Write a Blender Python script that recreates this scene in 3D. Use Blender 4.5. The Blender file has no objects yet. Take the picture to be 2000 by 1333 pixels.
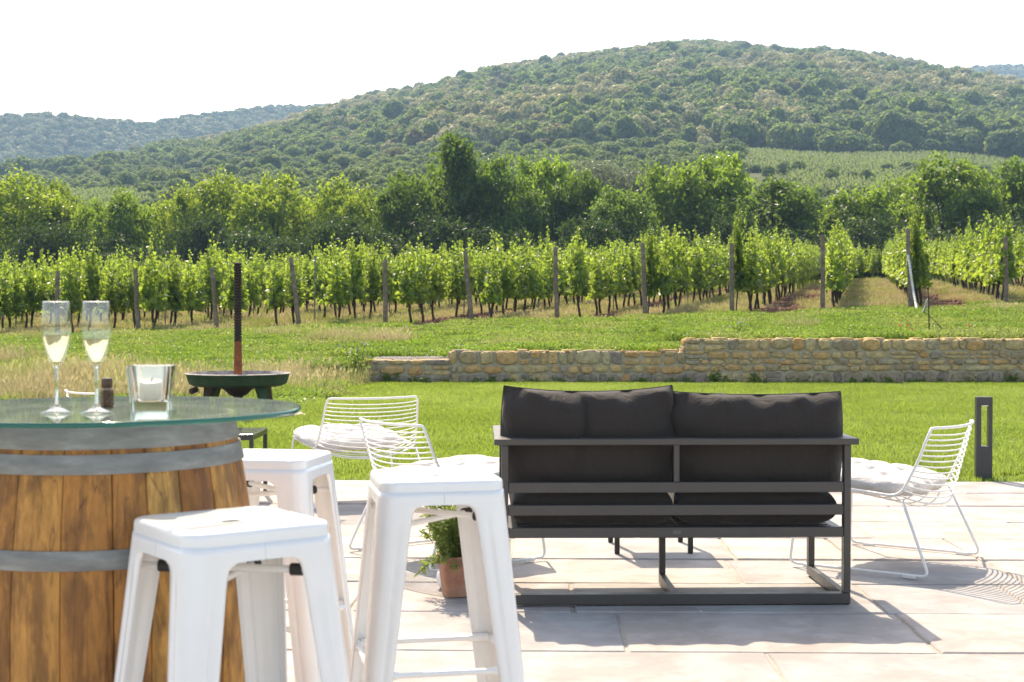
import bpy, math, random
import numpy as np
from mathutils import Vector, Matrix

random.seed(7)
rng = np.random.default_rng(7)
SC = bpy.context.scene
COL = SC.collection
PI = math.pi

# ------------------------------------------------------------------ camera model (used to measure the place)
F = 2778.0            # focal length in pixels of the 2000 px wide photograph
CAMZ = 1.2
PITCH = math.atan(56.5 / F)


def at_depth(px, py, Y):
    u = (px - 1000) / F
    v = (666.5 - py) / F
    dy = math.cos(PITCH) + v * math.sin(PITCH)
    dz = -math.sin(PITCH) + v * math.cos(PITCH)
    t = Y / dy
    return Vector((u * t, Y, CAMZ + dz * t))


# ------------------------------------------------------------------ small library
def tag(o, label=None, cat=None, group=None, kind=None):
    if label: o['label'] = label
    if cat: o['category'] = cat
    if group: o['group'] = group
    if kind: o['kind'] = kind
    return o


def empty(name, loc=(0, 0, 0), rz=0.0):
    o = bpy.data.objects.new(name, None)
    o.empty_display_size = 0.1
    o.location = loc
    o.rotation_euler = (0, 0, rz)
    COL.objects.link(o)
    return o


def thing(name, label, cat, loc=(0, 0, 0), rz=0.0, group=None):
    return tag(empty(name, loc, rz), label, cat, group)


def copy_tree(o, parent=None):
    c = o.copy()
    COL.objects.link(c)
    c.parent = parent
    for ch in list(o.children):
        copy_tree(ch, c)
    return c


def mesh_np(name, V, F_, smooth=False, attr=None):
    """V (n,3); F_ list of (m,k) int arrays."""
    me = bpy.data.meshes.new(name)
    V = np.asarray(V, dtype=np.float32)
    if not isinstance(F_, (list, tuple)):
        F_ = [F_]
    F_ = [np.asarray(f, dtype=np.int32) for f in F_ if len(f)]
    loops = np.concatenate([f.ravel() for f in F_])
    tot = np.concatenate([np.full(len(f), f.shape[1], dtype=np.int32) for f in F_])
    start = np.concatenate([[0], np.cumsum(tot)[:-1]]).astype(np.int32)
    me.vertices.add(len(V)); me.vertices.foreach_set('co', V.ravel())
    me.loops.add(len(loops)); me.loops.foreach_set('vertex_index', loops)
    me.polygons.add(len(tot)); me.polygons.foreach_set('loop_start', start)
    me.polygons.foreach_set('loop_total', tot)
    me.polygons.foreach_set('use_smooth', np.full(len(tot), bool(smooth)))
    if attr is not None:
        for k, (dom, typ, arr) in attr.items():
            a = me.attributes.new(k, typ, dom)
            a.data.foreach_set('value', np.asarray(arr).ravel())
    me.update(calc_edges=True)
    me.validate()
    return me


def link(name, me, mat=None, parent=None, loc=None):
    o = bpy.data.objects.new(name, me)
    COL.objects.link(o)
    if mat is not None:
        me.materials.clear()
        me.materials.append(mat)
    if parent is not None: o.parent = parent
    if loc is not None: o.location = loc
    return o


class MB:
    """collects simple shapes into one mesh"""
    def __init__(s):
        s.v = []; s.f = []; s.tone = []; s.t = 0.5

    def add(s, verts, faces):
        b = len(s.v)
        s.v += [tuple(p) for p in verts]
        s.f += [tuple(i + b for i in f) for f in faces]
        s.tone += [s.t] * len(faces)

    def box(s, lo, hi, M=None):
        x0, y0, z0 = lo; x1, y1, z1 = hi
        vs = [Vector(p) for p in ((x0, y0, z0), (x1, y0, z0), (x1, y1, z0), (x0, y1, z0), (x0, y0, z1), (x1, y0, z1), (x1, y1, z1), (x0, y1, z1))]
        if M is not None: vs = [M @ p for p in vs]
        s.add(vs, ((0, 3, 2, 1), (4, 5, 6, 7), (0, 1, 5, 4), (1, 2, 6, 5), (2, 3, 7, 6), (3, 0, 4, 7)))

    def loft(s, rings, closed=True, cap0=True, cap1=True):
        n = len(rings[0]); vs = []; fs = []
        for r in rings: vs += list(r)
        m = n if closed else n - 1
        for i in range(len(rings) - 1):
            for j in range(m):
                k = (j + 1) % n
                fs.append((i * n + j, i * n + k, (i + 1) * n + k, (i + 1) * n + j))
        if closed and cap0: fs.append(tuple(reversed(range(n))))
        if closed and cap1: fs.append(tuple(range((len(rings) - 1) * n, len(rings) * n)))
        s.add(vs, fs)

    def tube(s, pts, r, n=8, cyc=False):
        pts = [Vector(p) for p in pts]
        N = len(pts)
        rad = r if isinstance(r, (list, tuple)) else [r] * N
        rings = []
        up = None
        for i, p in enumerate(pts):
            if cyc:
                d = pts[(i + 1) % N] - pts[i - 1]
            else:
                d = pts[min(i + 1, N - 1)] - pts[max(i - 1, 0)]
            if d.length < 1e-9: d = Vector((0, 0, 1))
            d.normalize()
            if up is None:
                up = Vector((0, 0, 1)) if abs(d.z) < .9 else Vector((1, 0, 0))
            a = up - d * up.dot(d)
            if a.length < 1e-6: a = d.orthogonal()
            a.normalize(); up = a
            b = d.cross(a)
            rings.append([p + (a * math.cos(2 * PI * k / n) + b * math.sin(2 * PI * k / n)) * rad[i] for k in range(n)])
        if cyc:
            rings.append(rings[0])
            s.loft(rings, True, False, False)
        else:
            s.loft(rings)

    def lathe(s, prof, n=32, c=(0, 0), cap=False):
        rings = [[(c[0] + r * math.cos(2 * PI * k / n), c[1] + r * math.sin(2 * PI * k / n), z) for k in range(n)] for r, z in prof]
        s.loft(rings, True, cap, cap)

    def build(s, name, mat=None, parent=None, smooth=False, bevel=0, angle=None, tone=False, loc=None):
        me = bpy.data.meshes.new(name)
        me.from_pydata(s.v, [], s.f)
        if tone:
            a = me.attributes.new('tone', 'FLOAT', 'FACE')
            a.data.foreach_set('value', s.tone)
        me.validate(); me.update()
        o = link(name, me, mat, parent, loc)
        if smooth or angle:
            me.polygons.foreach_set('use_smooth', [True] * len(me.polygons))
            if angle: me.set_sharp_from_angle(angle=math.radians(angle))
        if bevel:
            m = o.modifiers.new('b', 'BEVEL'); m.width = bevel; m.segments = 2; m.limit_method = 'ANGLE'
            m.harden_normals = False
        return o


def fillet(pts, r, n=5):
    """round the corners of an open polyline"""
    pts = [Vector(p) for p in pts]
    out = [pts[0]]
    for i in range(1, len(pts) - 1):
        p = pts[i]; a = (pts[i - 1] - p); b = (pts[i + 1] - p)
        d = min(r, a.length * .45, b.length * .45)
        A = p + a.normalized() * d; B = p + b.normalized() * d
        for k in range(n + 1):
            t = k / n
            out.append(A * (1 - t) ** 2 + p * 2 * t * (1 - t) + B * t * t)
    out.append(pts[-1])
    return out


# ------------------------------------------------------------------ materials
class NT:
    def __init__(s, name):
        s.m = bpy.data.materials.new(name); s.m.use_nodes = True
        s.t = s.m.node_tree; s.t.nodes.clear()
        s.out = s.n('ShaderNodeOutputMaterial')

    def n(s, typ, **kw):
        nd = s.t.nodes.new(typ)
        for k, v in kw.items():
            if k.startswith('i_'):
                nd.inputs[k[2:].replace('_', ' ')].default_value = v
            else: setattr(nd, k, v)
        return nd

    def l(s, a, b): s.t.links.new(a, b)

    def math(s, op, a, b=None, c=None, clamp=False):
        nd = s.n('ShaderNodeMath', operation=op); nd.use_clamp = clamp
        for i, x in enumerate((a, b, c)):
            if x is None: continue
            if isinstance(x, (int, float)): nd.inputs[i].default_value = x
            else: s.l(x, nd.inputs[i])
        return nd.outputs[0]

    def noise(s, vec, scale, detail=4, rough=.55, dist=0.0):
        nd = s.n('ShaderNodeTexNoise'); nd.inputs['Scale'].default_value = scale
        nd.inputs['Detail'].default_value = detail; nd.inputs['Roughness'].default_value = rough
        nd.inputs['Distortion'].default_value = dist
        if vec is not None: s.l(vec, nd.inputs['Vector'])
        return nd.outputs['Fac']

    def ramp(s, fac, stops, interp='LINEAR'):
        nd = s.n('ShaderNodeValToRGB'); cr = nd.color_ramp; cr.interpolation = interp
        while len(cr.elements) < len(stops): cr.elements.new(.5)
        for e, (p, c) in zip(cr.elements, stops):
            e.position = p; e.color = (c[0], c[1], c[2], 1) if not isinstance(c, (int, float)) else (c, c, c, 1)
        s.l(fac, nd.inputs[0])
        return nd.outputs['Color']

    def mix(s, fac, a, b, blend='MIX'):
        nd = s.n('ShaderNodeMix', data_type='RGBA', blend_type=blend)
        if isinstance(fac, (int, float)): nd.inputs[0].default_value = fac
        else: s.l(fac, nd.inputs[0])
        for i, x in ((6, a), (7, b)):
            if isinstance(x, tuple): nd.inputs[i].default_value = (x[0], x[1], x[2], 1)
            else: s.l(x, nd.inputs[i])
        return nd.outputs[2]

    def scalevec(s, vec, sc):
        nd = s.n('ShaderNodeMapping'); nd.inputs['Scale'].default_value = sc
        s.l(vec, nd.inputs['Vector']); return nd.outputs[0]

    def bump(s, h, strength=.3, dist=.01):
        nd = s.n('ShaderNodeBump'); nd.inputs['Strength'].default_value = strength; nd.inputs['Distance'].default_value = dist
        s.l(h, nd.inputs['Height']); return nd.outputs[0]

    def principled(s, col, rough=.5, metal=0.0, bump=None, spec=None, coat=0.0):
        p = s.n('ShaderNodeBsdfPrincipled')
        if isinstance(col, tuple): p.inputs['Base Color'].default_value = (*col, 1)
        else: s.l(col, p.inputs['Base Color'])
        if isinstance(rough, (int, float)): p.inputs['Roughness'].default_value = rough
        else: s.l(rough, p.inputs['Roughness'])
        if isinstance(metal, (int, float)): p.inputs['Metallic'].default_value = metal
        else: s.l(metal, p.inputs['Metallic'])
        if spec is not None: p.inputs['Specular IOR Level'].default_value = spec
        if coat: p.inputs['Coat Weight'].default_value = coat; p.inputs['Coat Roughness'].default_value = .15
        if bump is not None: s.l(bump, p.inputs['Normal'])
        return p.outputs[0]

    def done(s, sh):
        s.l(sh, s.out.inputs['Surface']); return s.m


def m_plain(name, col, rough=.5, metal=0.0, var=.12, nscale=8.0, bump=0.0, bscale=60.0, coat=0.0, spec=None):
    t = NT(name); tc = t.n('ShaderNodeTexCoord').outputs['Object']
    n = t.noise(tc, nscale, 5)
    c = t.ramp(n, [(.3, tuple(x * (1 - var) for x in col)), (.7, tuple(min(1, x * (1 + var)) for x in col))])
    b = t.bump(t.noise(tc, bscale, 3), bump, .004) if bump else None
    r = t.math('ADD', t.math('MULTIPLY', t.noise(tc, nscale * 2.3, 3), .2), rough - .1)
    return t.done(t.principled(c, r, metal, b, spec, coat))


def m_leaf(name, lo, hi, tr, fac=.45, rough=.45, pos_scale=None, third=None, inst=True, spec=.35):
    """two-sided leaf: reflects, and lets sunlight through from behind"""
    t = NT(name)
    oi = t.n('ShaderNodeObjectInfo')
    geo = t.n('ShaderNodeNewGeometry')
    r1 = geo.outputs['Random Per Island']
    f = r1
    if inst:
        f = t.math('ADD', t.math('MULTIPLY', r1, .5), t.math('MULTIPLY', oi.outputs['Random'], .5))
    c = t.ramp(f, [(.1, lo), (.9, hi)])
    trc = t.ramp(f, [(.1, tuple(x * .7 for x in tr)), (.9, tr)])
    if pos_scale:
        n = t.ramp(t.noise(geo.outputs['Position'], pos_scale, 3), [(.45, 0.), (.62, 1.)])
        c = t.mix(n, c, third[0]); trc = t.mix(n, trc, third[1])
    p = t.principled(c, rough, spec=spec)
    d = t.n('ShaderNodeBsdfTranslucent'); t.l(trc, d.inputs['Color'])
    mx = t.n('ShaderNodeMixShader'); mx.inputs[0].default_value = fac
    t.l(p, mx.inputs[1]); t.l(d.outputs[0], mx.inputs[2])
    return t.done(mx.outputs[0])


def m_thin_glass(name, tint, ior=1.5):
    t = NT(name)
    fr = t.n('ShaderNodeFresnel')
    t.l(t.math('SUBTRACT', ior, t.math('MULTIPLY', t.n('ShaderNodeNewGeometry').outputs['Backfacing'], ior - 1 / ior)), fr.inputs['IOR'])
    tr = t.n('ShaderNodeBsdfTransparent'); tr.inputs['Color'].default_value = (*tint, 1)
    gl = t.n('ShaderNodeBsdfGlossy'); gl.inputs['Roughness'].default_value = .01
    gl.inputs['Color'].default_value = (.95, .97, .96, 1)
    mx = t.n('ShaderNodeMixShader')
    t.l(fr.outputs[0], mx.inputs[0]); t.l(tr.outputs[0], mx.inputs[1]); t.l(gl.outputs[0], mx.inputs[2])
    return t.done(mx.outputs[0])


def m_glass(name, col, ior=1.5, rough=0.0):
    t = NT(name)
    g = t.n('ShaderNodeBsdfGlass'); g.inputs['Color'].default_value = (*col, 1)
    g.inputs['IOR'].default_value = ior; g.inputs['Roughness'].default_value = rough
    return t.done(g.outputs[0])


M = {}
M['white_metal'] = m_plain('white enamel', (.86, .855, .85), .22, var=.02, coat=.3)
M['white_wire'] = m_plain('white wire', (.80, .79, .77), .4, var=.03)
M['black_rubber'] = m_plain('black rubber', (.02, .02, .02), .6)
M['sofa_metal'] = m_plain('anthracite powder coat', (.056, .051, .049), .36, var=.06, bump=.05, bscale=900)
M['table_black'] = m_plain('black metal', (.02, .02, .022), .35)
M['table_top'] = m_plain('dark glossy top', (.03, .03, .035), .12)
M['bollard'] = m_plain('dark grey lamp paint', (.035, .035, .038), .4)
M['candle'] = m_plain('white wax', (.85, .82, .74), .6, var=.03)
M['brown'] = m_plain('dark brown turned wood', (.075, .035, .014), .28, var=.3, nscale=60)
M['silver'] = m_plain('worn pewter cap', (.35, .28, .2), .3, metal=1.0)
M['flute'] = m_thin_glass('clear flute glass', (.93, .95, .95), 2.1)
M['tumbler'] = m_glass('thick clear glass', (.98, .99, .985), 1.45, .10)
M['wine'] = m_glass('pale wine', (1.0, .94, .72), 1.33)
M['gravel'] = m_plain('pale gravel', (.42, .36, .3), .9, var=.35, nscale=40, bump=.8, bscale=70)
M['mortar_joint'] = m_plain('sandy jointing', (.36, .32, .27), .95, var=.2, nscale=20, bump=.4, bscale=150)


def m_fabric(name, col, weave=1400, var=.06, wr=.25, ws=9.):
    t = NT(name); tc = t.n('ShaderNodeTexCoord').outputs['Object']
    n = t.noise(tc, 6, 4)
    c = t.ramp(n, [(.3, tuple(x * (1 - var) for x in col)), (.7, tuple(min(1, x * (1 + var)) for x in col))])
    h = t.math('ADD', t.math('MULTIPLY', t.noise(t.scalevec(tc, (1, 1, .5)), ws, 4, .55, .8), 1.0), t.math('MULTIPLY', t.noise(tc, weave * .3, 1), .02))
    b = t.bump(h, wr, .03)
    p = t.n('ShaderNodeBsdfPrincipled')
    t.l(c, p.inputs['Base Color']); p.inputs['Roughness'].default_value = .9
    p.inputs['Sheen Weight'].default_value = .12; p.inputs['Sheen Roughness'].default_value = .5
    p.inputs['Specular IOR Level'].default_value = .2
    t.l(b, p.inputs['Normal'])
    return t.done(p.outputs[0])


M['charcoal'] = m_fabric('charcoal outdoor fabric', (.034, .0285, .026), wr=.5, ws=11)
M['offwhite'] = m_fabric('off white cotton', (.56, .535, .51), wr=.6, ws=14)


def m_glass_top():
    """float glass: clear with a green body"""
    t = NT('green float glass')
    fr = t.n('ShaderNodeFresnel')
    t.l(t.math('SUBTRACT', 1.5, t.math('MULTIPLY', t.n('ShaderNodeNewGeometry').outputs['Backfacing'], 1.5 - 1 / 1.5)), fr.inputs['IOR'])
    tr = t.n('ShaderNodeBsdfTransparent'); tr.inputs['Color'].default_value = (.92, .97, .955, 1)
    gl = t.n('ShaderNodeBsdfGlossy'); gl.inputs['Roughness'].default_value = .03; gl.inputs['Color'].default_value = (.8, .9, .87, 1)
    mx = t.n('ShaderNodeMixShader')
    t.l(fr.outputs[0], mx.inputs[0]); t.l(tr.outputs[0], mx.inputs[1]); t.l(gl.outputs[0], mx.inputs[2])
    df = t.n('ShaderNodeBsdfDiffuse'); df.inputs['Color'].default_value = (.50, .56, .54, 1)
    m2 = t.n('ShaderNodeMixShader')
    t.l(t.ramp(t.noise(t.n('ShaderNodeTexCoord').outputs['Object'], 16, 5), [(.3, .06), (.7, .15)]), m2.inputs[0])
    t.l(mx.outputs[0], m2.inputs[1]); t.l(df.outputs[0], m2.inputs[2])
    return t.done(m2.outputs[0])


M['glass_top'] = m_glass_top()
M['glass_edge'] = m_plain('deep green glass edge', (.01, .13, .10), .08, var=.1)


def m_tone(name, stops, rough=.85, nscale=14, namp=.5, bump=.5, bscale=30, bdist=.02, streak=None, dark=None, spec=.3, grain=None):
    """stone / slab / stave: colour by the piece's own tone, with veins of its own"""
    t = NT(name); tc = t.n('ShaderNodeTexCoord').outputs['Object']
    at = t.n('ShaderNodeAttribute', attribute_name='tone', attribute_type='GEOMETRY').outputs['Fac']
    c = t.ramp(at, stops)
    v = t.scalevec(tc, streak) if streak else tc
    n = t.noise(v, nscale, 6, .6, .4)
    k = t.ramp(n, [(.25, 1 - namp), (.6, 1.0), (.8, 1.0 + namp * .35)])
    c = t.mix(1.0, c, k, 'MULTIPLY')
    if grain:
        gv = t.noise(t.scalevec(tc, grain), 10, 5, .7, .3)
        c = t.mix(1.0, c, t.ramp(gv, [(.30, .76), (.5, 1.0), (.75, 1.08)]), 'MULTIPLY')
        ck = t.math('ABSOLUTE', t.math('SUBTRACT', t.noise(t.scalevec(tc, (13, 13, .32)), 1.6, 3, .5, .2), .5))
        c = t.mix(t.ramp(ck, [(.002, .6), (.011, 0.)]), c, (.10, .035, .013))
        kn = t.n('ShaderNodeTexVoronoi'); kn.inputs['Scale'].default_value = 1.0; t.l(t.scalevec(tc, (11, 11, 3.2)), kn.inputs['Vector'])
        c = t.mix(t.ramp(kn.outputs['Distance'], [(.05, .8), (.16, 0.)]), c, (.05, .018, .008))
    if dark:
        dn = t.ramp(t.noise(v, dark[0], 5, .65), [(dark[1], 1.), (dark[1] + .12, 0.)])
        c = t.mix(t.math('MULTIPLY', dn, dark[2]), c, dark[3])
    b = t.bump(t.noise(v, bscale, 6, .6), bump, bdist)
    return t.done(t.principled(c, rough, bump=b, spec=spec))


M['slab'] = m_tone('riven sandstone', [(0., (.355, .325, .305)), (.25, (.435, .40, .365)), (.5, (.42, .375, .35)), (.75, (.35, .345, .34)), (1., (.455, .42, .375))],
                   .8, 5, .25, .5, 11, .014, dark=(2.6, .42, .42, (.24, .20, .175)))
M['stone'] = m_tone('rubble stone', [(0., (.27, .22, .18)), (.2, (.50, .36, .20)), (.4, (.68, .49, .24)), (.62, (.66, .37, .15)), (.82, (.62, .49, .28)), (.95, (.40, .32, .24)), (1., (.30, .22, .19))],
                    .9, 13, .5, .9, 24, .03)
M['wall_mortar'] = m_plain('lime mortar', (.41, .345, .25), .95, var=.2, nscale=9, bump=.7, bscale=60)
M['oak'] = m_tone('barrel oak', [(0., (.35, .13, .03)), (.35, (.52, .215, .048)), (.7, (.62, .29, .07)), (1., (.68, .36, .10))],
                  .55, 9, .45, .25, 40, .004, streak=(6, 6, 1.3), dark=(3.4, .43, .62, (.11, .042, .015)), spec=.4, grain=(22, 22, .7))


def m_galv():
    t = NT('galvanised hoop steel'); tc = t.n('ShaderNodeTexCoord').outputs['Object']
    n = t.noise(t.scalevec(tc, (1, 1, 4)), 9, 6, .65)
    c = t.ramp(n, [(.3, (.17, .175, .175)), (.55, (.25, .255, .25)), (.72, (.36, .37, .36))])
    r = t.math('ADD', t.math('MULTIPLY', t.noise(tc, 30, 4), .3), .38)
    return t.done(t.principled(c, r, .55, t.bump(t.noise(tc, 25, 4), .15, .004)))


M['galv'] = m_galv()


def m_rust(name, a, b, c_, sc=14, rough=.8, metal=0.):
    t = NT(name); tc = t.n('ShaderNodeTexCoord').outputs['Object']
    n = t.noise(tc, sc, 6, .65)
    c = t.ramp(n, [(.32, a), (.5, b), (.68, c_)])
    return t.done(t.principled(c, rough, metal, t.bump(t.noise(tc, sc * 3, 4), .4, .01)))


M['rust'] = m_rust('orange rust', (.05, .018, .01), (.17, .048, .014), (.32, .095, .022), 7)
M['rust_dark'] = m_rust('dark oxide iron', (.018, .012, .01), (.035, .02, .015), (.07, .03, .018))
M['press_green'] = m_rust('worn green paint', (.018, .042, .019), (.022, .058, .022), (.05, .058, .03), 9)
M['press_pan'] = m_rust('weathered pan', (.16, .10, .07), (.35, .31, .29), (.48, .44, .41), 7)
M['post_wood'] = m_rust('grey weathered wood', (.10, .075, .055), (.19, .145, .105), (.28, .23, .18), 10, .9)
M['stake_metal'] = m_rust('dull galvanised stake', (.10, .10, .10), (.17, .17, .17), (.24, .24, .25), 10, .6)
M['vine_bark'] = m_rust('vine bark', (.018, .012, .009), (.04, .027, .02), (.075, .05, .036), 22, .95)
M['bark'] = m_rust('tree bark', (.02, .016, .012), (.04, .032, .024), (.07, .058, .044), 5, .95)
M['terracotta'] = m_rust('terracotta', (.30, .13, .08), (.40, .19, .12), (.48, .28, .20), 9, .85)
M['rope'] = m_plain('white hose', (.72, .71, .68), .6)
M['ceramic'] = m_plain('white glazed ceramic', (.78, .77, .74), .25)

# leaves
M['vine_leaf'] = m_leaf('vine leaf', (.042, .092, .016), (.095, .165, .028), (.48, .66, .085), .48, .34, spec=.5)
M['vine_leaf_b'] = m_leaf('far vine leaf', (.06, .10, .03), (.10, .145, .045), (.26, .34, .10), .45, .5)
M['leaf_lime'] = m_leaf('lime tree leaf', (.075, .128, .016), (.125, .18, .028), (.42, .58, .052), .47, .45)
M['leaf_mid'] = m_leaf('mid green leaf', (.05, .105, .017), (.095, .165, .028), (.36, .55, .06), .45, .45)
M['leaf_dark'] = m_leaf('dark green leaf', (.035, .075, .016), (.068, .122, .026), (.24, .40, .05), .43, .48)
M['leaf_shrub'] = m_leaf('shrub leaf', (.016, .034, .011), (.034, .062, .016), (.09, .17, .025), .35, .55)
M['leaf_silver'] = m_leaf('silver willow leaf', (.10, .12, .075), (.17, .19, .13), (.25, .30, .16), .35, .5)
M['lawn_blade'] = m_leaf('lawn blade', (.07, .135, .02), (.135, .205, .035), (.38, .52, .075), .48, .45, .35, ((.125, .185, .042), (.40, .53, .10)))
M['weed_blade'] = m_leaf('weed leaf', (.055, .115, .018), (.10, .17, .03), (.30, .47, .06), .46, .45, .6, ((.12, .16, .045), (.36, .44, .10)))
M['straw'] = m_leaf('dry grass', (.36, .29, .15), (.52, .44, .26), (.55, .47, .25), .42, .7, .5, ((.20, .22, .07), (.38, .44, .12)))
M['herb'] = m_leaf('rosemary leaf', (.10, .14, .04), (.19, .24, .07), (.44, .56, .12), .42, .5)
M['petal_red'] = m_leaf('poppy petal', (.6, .06, .02), (.7, .1, .04), (.6, .1, .04), .4)
M['petal_pink'] = m_leaf('pale pink petal', (.55, .42, .5), (.65, .55, .62), (.5, .4, .5), .3)


def m_forest(name, stops, tr, fac=.25):
    t = NT(name)
    oi = t.n('ShaderNodeObjectInfo'); geo = t.n('ShaderNodeNewGeometry')
    c = t.ramp(oi.outputs['Random'], stops, 'LINEAR')
    k = t.ramp(geo.outputs['Random Per Island'], [(0., .6), (1., 1.25)])
    c = t.mix(1.0, c, k, 'MULTIPLY')
    p = t.principled(c, .7, spec=.2)
    d = t.n('ShaderNodeBsdfTranslucent'); d.inputs['Color'].default_value = (*tr, 1)
    mx = t.n('ShaderNodeMixShader'); mx.inputs[0].default_value = fac
    t.l(p, mx.inputs[1]); t.l(d.outputs[0], mx.inputs[2])
    return t.done(mx.outputs[0])


M['forest'] = m_forest('forest crown', [(0., (.038, .072, .03)), (.35, (.066, .11, .036)), (.6, (.10, .145, .042)), (.95, (.17, .20, .065)), (.972, (.11, .13, .045)), (.985, (.17, .075, .04)), (1., (.19, .085, .045))], (.30, .42, .08), .38)
M['forest_bloom'] = m_forest('flowering chestnut crown', [(0., (.14, .17, .055)), (.5, (.34, .335, .13)), (1., (.60, .54, .27))], (.40, .37, .15))
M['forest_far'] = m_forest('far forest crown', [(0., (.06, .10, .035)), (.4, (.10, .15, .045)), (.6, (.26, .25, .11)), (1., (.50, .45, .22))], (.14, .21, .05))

# ------------------------------------------------------------------ terrain
def sstep(t):
    t = np.clip(t, 0, 1); return t * t * (3 - 2 * t)


WALL_Y = 24.0
ROWK = .248          # vine rows run off to the right: dx per dy
RSP = 2.2


def z36(x): return .915 + .0313 * np.clip(x, -26, 26)


def hgt(x, y):
    x = np.asarray(x, float); y = np.asarray(y, float)
    # behind the wall
    wt = .37 + .15 * sstep((x + 1.0) / .5) + .20 * sstep((x - 2.95) / .5)
    zr = wt + (z36(x) - wt) * sstep((y - 24.2) / 11.8) * .999
    zr = np.where(y < 24.17, 0.0, zr)
    # open bank left of the wall
    zl = z36(x) * sstep((y - 17.5) / 18.5)
    w = sstep((-2.30 - x) / 1.3)
    zz = np.where(y < 24.17, zl * sstep((-2.62 - x) / 1.8), zr * (1 - w) + zl * w)
    v = z36(x) + .03 * (np.minimum(y, 96) - 36)
    z = np.where(y > 36, v, zz)
    bump = .025 * np.sin(x * 1.7 + y * .6) * np.sin(y * 1.3 - x * .4) * sstep((y - 25) / 5)
    return z + bump


def sheet(name, xs, ys, mat, fz=hgt, dz=0.0):
    X, Y = np.meshgrid(xs, ys)
    Z = fz(X, Y) + dz
    V = np.stack([X, Y, Z], -1).reshape(-1, 3)
    nx, ny = len(xs), len(ys)
    i = np.arange(nx * ny).reshape(ny, nx)
    Fq = np.stack([i[:-1, :-1], i[:-1, 1:], i[1:, 1:], i[1:, :-1]], -1).reshape(-1, 4)
    o = link(name, mesh_np(name, V, Fq, True), mat)
    o['kind'] = 'structure'
    return o


def m_ground(name, soil=False):
    t = NT(name); geo = t.n('ShaderNodeNewGeometry'); P = geo.outputs['Position']
    n1 = t.noise(P, .8, 5); n2 = t.noise(P, 9, 4)
    g = t.ramp(n2, [(.3, (.05, .085, .014)), (.7, (.09, .13, .025))])
    dry = t.ramp(n2, [(.3, (.20, .16, .075)), (.7, (.30, .24, .12))])
    c = t.mix(t.ramp(n1, [(.45, 0.), (.65, 1.)]), g, dry)
    if soil:
        sx = t.n('ShaderNodeSeparateXYZ'); t.l(P, sx.inputs[0])
        row = t.math('SUBTRACT', sx.outputs[0], t.math('MULTIPLY', t.math('SUBTRACT', sx.outputs[1], 36.0), ROWK))
        ph = t.math('FRACT', t.math('ADD', t.math('DIVIDE', t.math('SUBTRACT', row, 5.57), RSP * 2), 100.0))
        earth = t.ramp(t.noise(P, 5, 6, .7), [(.3, (.14, .068, .042)), (.5, (.26, .135, .082)), (.7, (.38, .22, .145))])
        ph = t.math('ADD', ph, t.math('MULTIPLY', t.math('SUBTRACT', t.noise(P, 1.2, 4), .5), .22))
        isoil = t.ramp(ph, [(.02, 0.), (.08, 1.), (.44, 1.), (.50, 0.)])
        c = t.mix(isoil, c, earth)
    b = t.bump(t.noise(P, 6 if soil else 20, 6, .7), 1.0, .12 if soil else .03)
    return t.done(t.principled(c, .95, bump=b, spec=.1))


M['ground_lawn'] = m_plain('lawn soil', (.07, .105, .018), .95, var=.3, nscale=5, bump=.5)
M['ground_bank'] = m_ground('bank earth')
M['ground_vine'] = m_ground('vineyard earth', True)

xs = np.concatenate([np.arange(-40, -4, .5), np.arange(-4, 5, .2), np.arange(5, 40.1, .5)])
xs = np.concatenate([np.arange(-70, -40, 2.0), xs, np.arange(42, 71, 2.0)])
sheet('lawn', xs, np.concatenate([np.arange(9.0, 24.1, .3), [24.16]]), M['ground_lawn'], dz=-.012)
sheet('bank', xs, np.concatenate([[24.16, 24.18], np.arange(24.4, 36.2, .3)]), M['ground_bank'])
sheet('vineyard_ground', np.arange(-120, 120.1, .8), np.arange(34.4, 100.5, .6), M['ground_vine'], dz=.012)

# far ground under everything, out to the horizon
gb = MB(); gb.box((-3500, -600, -1.4), (3500, 3500, -1.2))
tag(gb.build('ground', M['ground_bank']), kind='structure')


def interp(pts, x):
    p = np.array(pts, float); return np.interp(x, p[:, 0], p[:, 1])


SKY1 = [(-900, 350), (-300, 335), (0, 364), (150, 334), (250, 300), (340, 268), (420, 256), (500, 242), (580, 224), (650, 207), (720, 186), (800, 170), (900, 150), (1000, 130), (1100, 112), (1200, 97), (1300, 87), (1400, 84), (1450, 86), (1500, 91), (1600, 97), (1700, 107), (1800, 124), (1900, 146), (2000, 163), (2300, 200), (2900, 260)]
SKY2 = [(-900, 240), (0, 219), (100, 219), (200, 224), (300, 232), (400, 217), (500, 207), (600, 201), (700, 194), (1000, 190), (1700, 150), (1870, 130), (2000, 127), (2900, 150)]
FB = [(-900, 356), (0, 354), (300, 338), (650, 308), (900, 300), (1100, 300), (1450, 301), (1700, 306), (2000, 320), (2900, 330)]
YB = [(-900, 600), (0, 610), (300, 620), (600, 570), (900, 510), (1100, 485), (2000, 480), (2900, 470)]
YR = [(-900, 880), (0, 900), (340, 970), (650, 1120), (1000, 1230), (1400, 1280), (2000, 1150), (2900, 1000)]


RF = [(-900, 1300), (0, 1330), (300, 1420), (650, 1750), (900, 2000), (2900, 2000)]


def elev(y): return (610.0 - y) / F


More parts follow.
